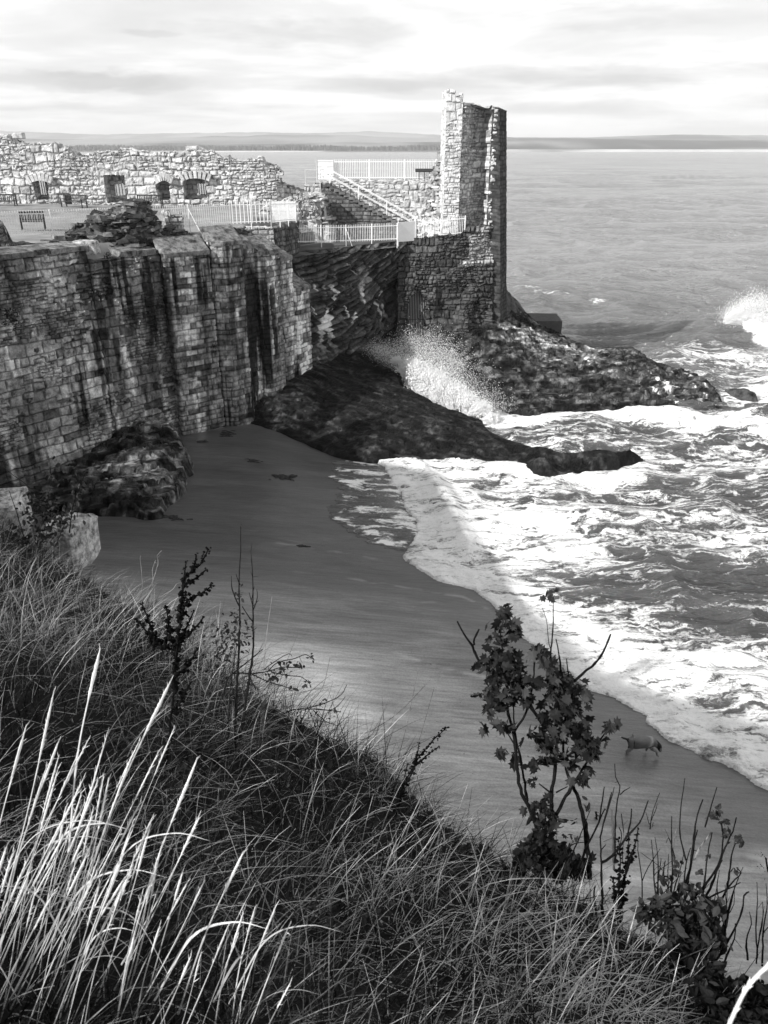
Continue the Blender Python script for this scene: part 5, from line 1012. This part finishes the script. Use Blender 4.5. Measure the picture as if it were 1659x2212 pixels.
shrub('leafy dark bush at the foot of the bare thicket',[(q(c3,[(1000,1500),(980,1200),(950,1050)]),4,2),(q(c3,[(1150,1600),(1200,1350),(1250,1200)]),4,2),(q(c3,[(1190,1650),(1310,1480),(1440,1230),(1470,1060),(1510,1030)]),3.6,1.6),(q(c3,[(1270,1690),(1390,1400),(1400,1280)]),3,1.4),(q(c3,[(1280,1470),(1330,1300),(1350,1190)]),2.6,1.2),(q(c3,[(1200,1540),(1300,1560)]),2,1)],e5-.15,
   [LV(c3,900,1080,90,60,35,.27),LV(c3,1030,1010,80,40,18,.27),LV(c3,860,1180,90,70,40,.27),LV(c3,1000,1200,120,90,70,.27),LV(c3,1120,1170,100,80,80,.27),LV(c3,900,1300,120,90,110,.27),LV(c3,1050,1350,130,100,150,.27),LV(c3,1190,1300,90,90,80,.27),LV(c3,1220,1420,80,60,60,.27),LV(c3,950,1480,110,100,110,.27),LV(c3,1120,1500,120,90,110,.27),LV(c3,1050,1620,130,80,90,.27),LV(c3,1200,1650,90,70,60,.27),LV(c3,1270,1140,40,50,20,.27),LV(c3,700,1200,70,60,40,.27),LV(c3,780,1120,40,40,16,.27)],name='leafy_bush',cat='bush',sz=(.03,.062))
shrub('arching bare branch with leaf sprays entering at the right picture edge',[(q(c3,[(1170,1340),(1300,1300),(1450,1220),(1580,1150),(1650,1060),(1665,900),(1640,760)]),5.5,2.2),(q(c3,[(1470,1560),(1520,1380),(1570,1170),(1590,1100)]),4,2),(q(c3,[(1430,1700),(1480,1540)]),4.5,3),(q(c3,[(1370,1700),(1440,1500),(1490,1460)]),3.5,2),(q(c3,[(1590,1540),(1640,1450)]),2.4,1.4),(q(c3,[(1420,1230),(1380,1100),(1360,1050)]),1.5,.8),(q(c3,[(1450,1230),(1500,1300),(1530,1360)]),1.5,.8)],e6,
   [LV(c3,1600,740,40,20,12,.27),LV(c3,1600,830,40,25,14,.27),LV(c3,1610,960,50,30,20,.27),LV(c3,1560,1010,50,30,20,.27),LV(c3,1600,1080,50,30,22,.27),LV(c3,1520,1120,30,40,14,.27),LV(c3,1370,1050,20,15,6,.27),LV(c3,1490,1300,15,15,3,.27),LV(c3,1560,1570,70,40,40,.27),LV(c3,1480,1620,70,40,40,.27),LV(c3,1620,1590,50,30,24,.27),LV(c3,1400,1680,70,60,50,.27),LV(c3,1350,1730,60,50,40,.27)],sz=(.02,.045))
rs=np.random.default_rng(91); ls=[]
for k in range(20):
    bx=rs.uniform(560,1640); by=1180+(bx-560)*.42+rs.uniform(-60,80); h_=rs.uniform(320,720); sx_=rs.normal()*70+40
    p=q(c3,[(bx,by),(bx+sx_*.3+rs.normal()*15,by-h_*.4),(bx+sx_*.8+rs.normal()*15,by-h_*.75),(bx+sx_*1.1,by-h_)]); ls.append((p,rs.uniform(1.8,3.2),.8))
    if rs.random()<.6: ls.append(([p[1],(p[1][0]+rs.normal()*14,p[1][1]-30),(p[1][0]+rs.normal()*26,p[1][1]-70)],1.4,.6))
shrub('scattered thin bare stems standing behind the leafy bush along the crest',ls,e5+.15)
dk=MB()
for (x,y,rx,ry,n) in [(1480,1830,170,80,420),(1580,1950,150,90,520),(1380,1900,140,90,330),(1540,2050,180,70,460),(1250,1830,120,80,160),(1180,1720,110,80,160),(1330,2040,120,60,160)]:
    X0,Y0=c3(x,y)
    for k in range(n):
        a=rg.normal(size=2)*.6; px=X0+a[0]*rx*.27; py=Y0+a[1]*ry*.27; t=min(hit(px,py,.8,9),5.0); leaf(dk,D(px,py,t-.10-rg.random()*.22),rg.uniform(.022,.055),OVL,tint=rg.uniform(.2,.8))
tag(dk.build('bramble',M['leaf'],None),'dense black bramble mat in the lower right corner of the slope','bramble')
# left bush by the boulders
e7=13.2
shrub('dark leafy briar in front of the pale blocks at the left picture edge',[([(150,1150),(160,1085),(185,1020)],1.6,.8),([(80,1180),(95,1110),(110,1040),(105,985)],1.8,.8),([(60,1190),(40,1120),(20,1060)],1.4,.7),([(120,1180),(140,1130),(150,1100)],1.4,.7),([(100,1100),(60,1050),(10,1010),(-15,960)],1.2,.6)],e7,[(110,1120,50,35,150),(90,1080,40,25,70),(60,1160,60,40,130),(150,1090,30,20,40),(175,1050,14,30,20),(30,1200,50,50,120),(115,1025,14,30,16)],name='briar',sz=(.05,.12),leafmat='leaf')
# boulders at the left edge of the crest
boulder('boulder',M['boulder'],A(14,1088,20.5)+[0,0,-.4],(1.0,1.5,1.1),'pale weathered block of stone cut off by the left picture edge',seed=3,rz=.3)
boulder('boulder',M['boulder'],A(142,1162,20.0)+[0,.35,-.3],(1.0,1.4,1.35),'pale angular block with a bright flat top above the sand',seed=8,rz=-.25)
# ---- grass as one mass of blades
def blades(x,y,ln,wd,lean,az,tint,curve):
    n=len(x); z=hill(x,y)-.02; S=5; s=np.linspace(0,1,S)[None]
    dx=np.cos(az)[:,None];dy=np.sin(az)[:,None]
    h=ln[:,None]*(s*np.cos(lean)[:,None]-curve[:,None]*s**2*.55); o_=ln[:,None]*(s*np.sin(lean)[:,None]+curve[:,None]*s**2*.6)
    c=np.stack([x[:,None]+dx*o_,y[:,None]+dy*o_,z[:,None]+h],-1)
    sx_=-np.sin(az+rr_)[:,None]; sy_=np.cos(az+rr_)[:,None]; w_=wd[:,None]*(1-s**1.6)*.5+.0004
    a=c+np.stack([sx_*w_,sy_*w_,0*w_],-1); b=c-np.stack([sx_*w_,sy_*w_,0*w_],-1)
    V=np.stack([a,b],2).reshape(n,S*2,3); bs=(np.arange(n)*S*2)[:,None]
    q=np.concatenate([bs+np.array([[2*k,2*k+1,2*k+3,2*k+2]]) for k in range(S-1)])
    return V.reshape(-1,3),q,np.repeat(tint,S*2)
n=260000; rr=.9+19*RNG.random(n)**1.25; th_=np.radians(RNG.uniform(-74,78,n)); x=rr*np.sin(th_); y=rr*np.cos(th_)-.2
sdh=seg_dist(np.c_[x,y],HPOLY,True); k=(sdh>-.55)&(y>.3)&~((x>1.05+.35*(y-1.2))&(RNG.random(n)<.93)); x,y,rr,sdh=x[k],y[k],rr[k],sdh[k]; n=len(x); rr_=RNG.uniform(-.9,.9,n)
cl=fbm(x*1.1,y*1.1,0,201,3); cl2=fbm(x*.5,y*.5,0,211,3); dkc=.25+.9*sst(.40,.58,fbm(x*1.7,y*1.7,0,221,3))
ln=(.08+.44*RNG.random(n)**2.3)*(.6+.9*cl)*(.50+.72*sst(1.8,6,rr)); wd=(.0022+.0046*RNG.random(n)**2.0)*(.72+rr*.095)
lean=np.clip(RNG.normal(.65,.42,n),.05,1.45); az=RNG.normal(-.1,1.35,n)+2.5*(cl2-.5); curve=RNG.uniform(.05,1.1,n)
straw=RNG.random(n)<(.12+.75*np.exp(-((x-.85)/.45)**2-((y-2.05)/.7)**2)+.35*np.exp(-((x-.1)/.6)**2-((y-2.6)/.6)**2)+.2*(cl2>.58))  # extra straw at two spots paints sunlight into the grass tint
tn=np.where(straw,RNG.uniform(.30,.75,n),(.008+.36*RNG.random(n)**3.0)*(.3+1.3*cl2)*dkc)
V,Q,T=blades(x,y,ln,wd,lean,az,tn,curve)
o=put('grass',raw_mesh('grass',V,[Q],True,{'tint':T}),M['grass']); kind(o,'stuff','long matted meadow grass covering the foreground slope','grass')
def weedpatch(label,cx,cy,rx,ry,n,sz,seed,mat='leaf',name='leafy_weed'):
    global rg
    rg=np.random.default_rng(seed); mb=MB(); dep=hit(cx,cy)
    for k in range(n):
        a=rg.normal(size=2)*.5; px=cx+a[0]*rx; py=cy+a[1]*ry; t=min(hit(px,py),dep*1.6)
        leaf(mb,D(px,py,t-.03-.22*rg.random()*t/6),rg.uniform(*sz),OVL if rg.random()<.7 else SYC,tint=rg.uniform(.3,1.8),droop=.3)
    return kind(mb.build(name,M[mat]),'stuff',label,'weeds')
weedpatch('dark leafy weed clump beside the tall dock plant',320,1400,70,50,220,(.03,.075),71)
weedpatch('low broad leaved weeds under the sycamore sapling in the grass',1010,1860,60,30,160,(.02,.05),72)
weedpatch('dark leafy weed patch in the grass above the corner tufts',430,1620,60,50,130,(.025,.055),73)
weedpatch('low leafy patch in the grass left of the leaning dock spike',690,1660,80,30,150,(.02,.05),74,'leaf2')
weedpatch('leafy weeds in the grass under the picture centre bottom',760,1990,80,40,120,(.015,.04),75,'leaf2')
# ---- tall pale seed stems in the near corner
def straw(t,tip,base,r0=1.6,seed=None,head=True,bend=.12,dep=None,mb=None,hb=None,dt=-.06):
    d0=dep or min(hit(*base,.7,6),2.3); mid=((tip[0]+base[0])/2-abs(tip[1]-base[1])*bend*.3,(tip[1]+base[1])/2)
    P=np.array([D(base[0],base[1],d0+.05),D(mid[0],mid[1],d0+dt*.5),D(tip[0],tip[1],d0+dt)]); P=smooth_path(P,.03); k=len(P); s=np.linspace(0,1,k)
    mb.tube(P,(r0*(1-.45*s)*d0/F)*(1+.5*((np.arange(k)%9)==0)),5,rg.uniform(.35,1.15))
    if head:
        i0=int(k*.74); H_=resample(P[i0:],.006)[0]; m_=len(H_); f=np.linspace(0,1,m_)
        hb.tube(H_,r0*1.7*d0/F*np.sin(np.clip(f*.93+.07,0,1)*math.pi)**.6*(.8+.4*rg.random(m_)),6,rg.uniform(.9,1.25))
        for j in range(0,m_,2):
            d=rg.normal(size=3)*.4+(H_[-1]-H_[0])/np.linalg.norm(H_[-1]-H_[0])*1.4; d/=np.linalg.norm(d); hb.tube([H_[j],H_[j]+d*.018],[.0012,.0003],3,1.1)
def tuft(label,cx,n,y0,y1,lo,hi,seed,sp=45,leafy=6):
    global rg
    rg=np.random.default_rng(seed); t=thing('dry_grass_tuft',label,'grass','tall dry grass tufts in the near corner'); mb=MB(); hb=MB(); lb=MB()
    for k in range(n):
        bx=cx+rg.normal()*sp; by=rg.uniform(y0,y1); l=rg.uniform(lo,hi); sl=rg.uniform(.20,.55); straw(t,(bx+l*sl,by-l),(bx,by),rg.uniform(.8,1.7),mb=mb,hb=hb,bend=rg.uniform(-.08,.12))
    for k in range(leafy):
        bx=cx+rg.normal()*sp*1.2; by=rg.uniform(y0,y1)-60; d0=min(hit(bx,by,.7,6),2.3); l=rg.uniform(120,300); s=rg.choice([-1,1],p=[.25,.75])
        P=smooth_path(np.array([D(bx,by,d0),D(bx+s*l*.35,by-l*.6,d0-.05),D(bx+s*l*.75,by-l*.75,d0-.08),D(bx+s*l*1.1,by-l*.68,d0-.1)]),.02); kk=len(P)
        w_=np.sin(np.linspace(.25,1,kk)*math.pi)**.8*rg.uniform(1.4,3.0)*d0/F; nn=np.array([0.,.2,1.])
        sd_=np.cross(np.gradient(P,axis=0),rg.normal(size=3)*.5+nn); sd_/=np.linalg.norm(sd_,axis=1)[:,None]; Vv=np.stack([P+sd_*w_[:,None],P-sd_*w_[:,None]],1).reshape(-1,3)
        lb.add(Vv,[[2*i,2*i+1,2*i+3,2*i+2] for i in range(kk-1)],None,rg.uniform(.5,1.0))
    mb.build('stems',M['straw'],t); hb.build('seed_heads',M['straw'],t); lb.build('blades',M['straw'],t); return t
tuft('bright tuft of tall seeding grass at the very left picture edge',-25,22,1950,2260,300,560,21,40)
tuft('bright tuft of tall seeding grass leaning right above the lower left corner',110,24,1990,2300,300,520,22,45)
tuft('shorter bright grass tuft low between the corner tuft and the dark grass',260,18,2080,2330,220,400,23,50)
tuft('sparse pale grass tuft low at the bottom picture edge',440,7,2200,2380,200,330,24,60,3)
for lab,tip,base,r in [('tallest pale grass stem, its seed head against the dark slope',(216,1402),(148,1840),2.2),('long pale grass stem slanting right to the black dock plant',(371,1466),(170,1960),2.2),('pale grass stem slanting right with its head in mid slope',(427,1636),(255,2160),2.0),('separate pale grass stem farthest right of the bright tufts',(527,1838),(385,2190),2.0),('thin pale grass stem rising from the bottom edge with a short head',(551,1960),(500,2212),1.6)]:
    rg=np.random.default_rng(int(tip[0])); t=thing('grass_stem',lab,'grass','single tall grass stems'); mb=MB(); hb=MB(); straw(t,tip,base,r,mb=mb,hb=hb,bend=.1); mb.build('stem',M['straw'],t); hb.build('seed_head',M['straw'],t)
t=thing('grass_stem','thick blurred pale grass spike crossing the lower right corner','grass','single tall grass stems'); mb=MB(); hb=MB(); d0=1.15
P=smooth_path(np.array([D(1545,2290,d0),D(1590,2180,d0),D(1625,2120,d0-.02),D(1690,2060,d0-.03)]),.008); mb.tube(P,.0028,6,1.0); mb.build('stem',M['straw'],t)
for j in range(len(P)//8,len(P),1):
    for e in range(4):
        d=rg.normal(size=3)*.22+np.gradient(P,axis=0)[j]/.008*1.2; d/=np.linalg.norm(d); hb.tube([P[j],P[j]+d*.007,P[j]+d*.014],[.0012,.0013,.0002],4,1.1)
hb.build('seed_head',M['straw'],t)
# wispy stalks on the crest
for lab,ls,dep in [('pale dead stalk bunch at the upper crest in front of the sand',[([c1(130,600),c1(180,450),c1(180,350),c1(168,240)],1.6,.9),([c1(150,580),c1(240,420),c1(285,280),c1(280,230),c1(310,195)],1.8,.9),([c1(200,560),c1(250,430),c1(250,320),c1(270,260)],1.6,.9),([c1(190,380),c1(260,350)],1,.7),([c1(180,580),c1(300,500),c1(380,450),c1(405,415)],1.5,.8),([c1(160,600),c1(80,480),c1(60,380),c1(110,360)],1.3,.7),([c1(250,620),c1(330,560),c1(415,510)],1.2,.7),([c1(140,620),c1(190,540),c1(260,540)],1.2,.7)],hit(*c1(180,640))),
    ('few hair thin grass stalks standing against the wet sand',[([c1(975,960),c1(995,750),c1(1030,500)],1.2,.6),([c1(1270,1200),c1(1360,1090),c1(1410,895)],1.0,.6),([(860,1640),(880,1560),(905,1440)],.9,.5),([(800,1580),(860,1540),(930,1468)],1.0,.6),([(905,1600),(920,1550),(938,1485)],.9,.5),([(915,1725),(980,1680),(1000,1670)],.8,.5),([(990,1900),(1005,1800),(1020,1700)],.9,.5)],e2)]:
    shrub(lab,ls,dep,mat='barkpale',name='dead_stalks',cat='plant')
# ================================================================ spray, breaker, dog, weed
def octs(C,S,tint=1.0):
    n=len(C); O=np.array([[1,0,0],[0,1,0],[-1,0,0],[0,-1,0],[0,0,1.],[0,0,-1.]]); f=np.array([[0,1,4],[1,2,4],[2,3,4],[3,0,4],[1,0,5],[2,1,5],[3,2,5],[0,3,5]])
    V=C[:,None]+O[None]*S[:,None,None]*RNG.uniform(.7,1.3,(n,6,1)); return V.reshape(-1,3),(f[None]+(np.arange(n)*6)[:,None,None]).reshape(-1,3)
def spray(name,label,pts,Y0,n,core,seed,smin=.015,smax=.055,yd=.9):
    """pts: (px,py,spread px,weight) clusters; core: (px,py,radius m) foam lumps"""
    r=np.random.default_rng(seed); w=np.array([p[3] for p in pts],float); w/=w.sum(); idx=r.choice(len(pts),n,p=w); p=np.array([q_[:3] for q_ in pts])[idx]
    px=p[:,0]+r.normal(size=n)*p[:,2]; py=p[:,1]+r.normal(size=n)*p[:,2]*.8; yy=Y0(px,py)+r.normal(size=n)*yd*.45
    C=np.array([A(a,b,c) for a,b,c in zip(px,py,yy)]); S=smin+(smax-smin)*r.random(n)**3
    mb=MB(); V,t=octs(C,S); mb.add(V,None,t)
    for (a,b,rad) in core:
        c=A(a,b,float(Y0(np.array([a]),np.array([b]))[0])); m_=12000
        d=r.normal(size=(m_,3)); d/=np.linalg.norm(d,axis=1)[:,None]; rr=rad*.50*np.abs(r.normal(size=m_))*(1+.55*(fbm(d[:,0]*2.2+a,d[:,1]*2.2,d[:,2]*2.2+b,seed,3)-.5)*2)
        V,t=octs(c+d*rr[:,None]*np.array([1.15,.7,.9]),.014+.042*r.random(m_)**2); mb.add(V,None,t)
    return kind(mb.build(name,M['spray']),'stuff',label,'spray')
ySp=lambda px,py: 55.5-(px-800)/260*6.0
cl=[(818,757,14,2),(850,765,18,2),(885,745,20,2.2),(920,745,24,2.4),(955,765,22,2.2),(980,790,18,1.6),(870,790,22,3),(910,790,28,4),(950,820,24,3),(990,840,20,2),(1020,860,20,2),(1050,880,18,1.6),(840,785,20,1.5),(900,765,34,2.2),(965,800,30,2),(1010,830,30,1.4),(1060,868,24,1.0)]
core=[(856,778,.25),(884,788,.5),(905,800,.85),(935,815,.9),(960,835,.85),(985,850,.75),(1010,866,.65),(1040,882,.55),(905,825,.7),(925,843,.75),(950,858,.7),(980,876,.6),(1015,893,.5),(1060,905,.4),(868,805,.5),(890,820,.5)]
spray('wave_splash','white burst of spray thrown up between the dark ledge and the headland',cl,ySp,48000,core,4,.006,.024)
yB=lambda px,py: 73.5+0*px+(740-py)*.012
cl2=[(1590,680,16,2),(1610,668,16,2),(1635,660,18,2),(1660,662,20,2),(1700,670,22,2),(1600,700,10,1)]
spray('breaking_wave','white plunging breaker throwing spray at the right picture edge',cl2,yB,26000,[(1578,690,.55),(1592,684,.6),(1606,688,.7),(1618,705,.65),(1630,690,.85),(1655,700,1.0),(1690,705,1.1),(1612,722,.6),(1640,728,.9),(1670,735,1.0),(1710,735,1.0),(1625,742,.7),(1655,748,.7)],6,.010,.036)
# thin wash of water running back over the sand
wpoly=XY([(738,984),(716,1000),(730,1016),(712,1036),(742,1050),(716,1078),(722,1106),(716,1128),(752,1150),(800,1172),(862,1192),(900,1190),(930,1150),(900,1080),(870,1020),(830,992)],.15)
lo=wpoly.min(0);hi=wpoly.max(0); X,Y=np.meshgrid(np.arange(lo[0]-.3,hi[0]+.3,.09),np.arange(lo[1]-.3,hi[1]+.3,.09),indexing='ij'); sdp=seg_dist(np.c_[X.ravel(),Y.ravel()],wpoly,True).reshape(X.shape)+1.4*(fbm(X*.5,Y*2.0,0,6,4)-.5)
stk=fbm(X*.8+Y*.5,Y*1.6-X*.3,0,16,5); fo=np.clip(.17+.40*sst(.40,.64,stk)+.25*np.exp(-(sdp/.35)**2),0,.8)*sst(-.1,.5,sdp)
z=beach(X,Y)+.012+.012*sst(0,.5,sdp); mk=(np.maximum(sdp[:-1,:-1],sdp[1:,1:])>0)
kind(put('water',grid_mesh('water',np.stack([X,Y,z],-1),True,{'foam':fo,'far':0*X+.25,'off':0*X+.32},mk),M['sea']),'structure')
# ---------------------------------------------------------------- dog
def dog():
    J={'rump':(-.33,0,.42,.135),'loin':(-.12,0,.44,.142),'chest':(.12,0,.42,.165),'withers':(.25,0,.44,.135),'neck':(.36,0,.38,.095),'head':(.445,0,.29,.092),'brow':(.48,0,.22,.075),'muzzle':(.51,0,.13,.046),'nose':(.52,0,.095,.034),
       't1':(-.45,0,.49,.032),'t2':(-.57,0,.53,.026),'t3':(-.67,0,.58,.017)}
    E=[('rump','loin'),('loin','chest'),('chest','withers'),('withers','neck'),('neck','head'),('head','brow'),('brow','muzzle'),('muzzle','nose'),('rump','t1'),('t1','t2'),('t2','t3')]
    for s,n_,dx,dk in ((1,'a',.05,.0),(-1,'b',-.05,.0)):
        J.update({'hip'+n_:(-.33+dx*.3,s*.08,.36,.095),'knee'+n_:(-.25+dx,s*.09,.25,.06),'hock'+n_:(-.40+dx,s*.09,.15,.034),'hpaw'+n_:(-.37+dx,s*.09,.035,.028),'htoe'+n_:(-.31+dx,s*.09,.024,.027)})
        E+=[('rump','hip'+n_),('hip'+n_,'knee'+n_),('knee'+n_,'hock'+n_),('hock'+n_,'hpaw'+n_),('hpaw'+n_,'htoe'+n_)]
    for s,n_,el,wr,pw in ((-1,'b',(.22,.30),(.37,.20),(.42,.03)),(1,'a',(.17,.30),(.19,.16),(.14,.035))):
        J.update({'sho'+n_:(.20,s*.095,.35,.085),'elb'+n_:(el[0],s*.10,el[1]-.03,.052),'wri'+n_:(wr[0],s*.095,wr[1]-.02,.034),'fpaw'+n_:(pw[0],s*.095,pw[1],.028),'ftoe'+n_:(pw[0]+.05,s*.095,pw[1]-.006,.027)})
        E+=[('chest','sho'+n_),('sho'+n_,'elb'+n_),('elb'+n_,'wri'+n_),('wri'+n_,'fpaw'+n_),('fpaw'+n_,'ftoe'+n_)]
    ks=list(J); me=bpy.data.meshes.new('dog_skeleton'); me.from_pydata([J[k][:3] for k in ks],[(ks.index(a),ks.index(b)) for a,b in E],[])
    o=bpy.data.objects.new('dog_skeleton',me); COL.objects.link(o); sk=o.modifiers.new('skin','SKIN'); 
    if not me.skin_vertices: 
        bpy.context.view_layer.objects.active=o
        with bpy.context.temp_override(object=o,active_object=o): bpy.ops.mesh.customdata_skin_add()
    for i,k in enumerate(ks):
        v=me.skin_vertices[0].data[i]; r=J[k][3]; v.radius=(r,r*1.12) if k in('rump','loin','chest','withers') else (r,r); v.use_root=(k=='loin')
    sb=o.modifiers.new('sub','SUBSURF'); sb.levels=2; sb.render_levels=2; sk.use_smooth_shade=True
    bpy.context.view_layer.update(); dg=bpy.context.evaluated_depsgraph_get(); m2=bpy.data.meshes.new_from_object(o.evaluated_get(dg)); bpy.data.objects.remove(o)
    n=len(m2.vertices); co=np.empty(n*3); m2.vertices.foreach_get('co',co); co=co.reshape(-1,3); x,y,z=co.T
    t=.50+.25*sst(.44,.58,z)*(x<.3)+0*x; t=np.where((x>.37)&(z>.06)&(np.abs(y)<.12)&~((np.abs(y)>.065)&(z<.17)),.07,t); t=t+.9*np.exp(-((x-.17-.25*(z-.4))/.035)**2)*(z>.25); t=np.where(z<.28,.75,t); t=np.where((z<.28)&(x<-.2)&(y>0),.2,t); t=np.where((x<-.42)&(z>.45),.15,t); t=np.where(x<-.63,1.9,t); t=np.where((z<.40)&(np.abs(y)<.06)&(x<.2)&(x>-.25),.22,t)
    at=m2.attributes.new('tint','FLOAT','POINT'); at.data.foreach_set('value',t.astype(np.float32)); m2.materials.clear()
    d=put('dog',m2,M['dog']); tag(d,'grey dog with dark head sniffing the wet sand beside the surf','dog')
    for s in (-1,1):
        mb=MB(); mb.add([(.41,s*.07,.36),(.45,s*.10,.33),(.44,s*.13,.22),(.40,s*.115,.25),(.38,s*.08,.33),(.42,s*.118,.29)],None,[[0,1,5],[1,2,5],[2,3,5],[3,4,5],[4,0,5]],tint=.06); e=mb.build('ear',M['dog'],d,True)
    return d
d=dog(); g=G(1384,1634,.2); d.location=(g[0],g[1],beachz(g[0],g[1])+.005); d.rotation_euler=(0,0,-.06); d.scale=(1.05,1.05,1.05)
# ---------------------------------------------------------------- stranded weed
def weedclump(px,py,rx,ry,n,label,seed):
    r=np.random.default_rng(seed); mb=MB()
    for k in range(n):
        a=r.normal(size=2)*.5; c=G(px+a[0]*rx,py+a[1]*ry,.8); z=beachz(c[0],c[1]); l=r.uniform(.08,.3); an=r.uniform(-.5,.5); P=np.array([[c[0]+(s-.5)*l*math.cos(an),c[1]+(s-.5)*l*math.sin(an)+.02*math.sin(s*7+k),z+.012+.03*r.random()] for s in np.linspace(0,1,5)]); mb.tube(P,.012+.012*r.random(),4,r.uniform(.5,1.6))
    tag(mb.build('seaweed',M['weed']),label,'seaweed','stranded seaweed on the sand')
weedclump(612,1021,24,5,80,'largest black seaweed streak on the dark sand below the ledge',1); weedclump(548,994,18,3,26,'thin seaweed streak left of the largest one',2); weedclump(488,944,16,6,60,'seaweed and low rock heap on the sand at the wall foot',3); weedclump(436,962,12,3,26,'small seaweed scrap nearest the rock outcrop tip',4); weedclump(655,1168,14,2,18,'small seaweed flecks half way down the beach',5); weedclump(370,1122,26,5,50,'dark weed band trailing from the outcrop toe',6)
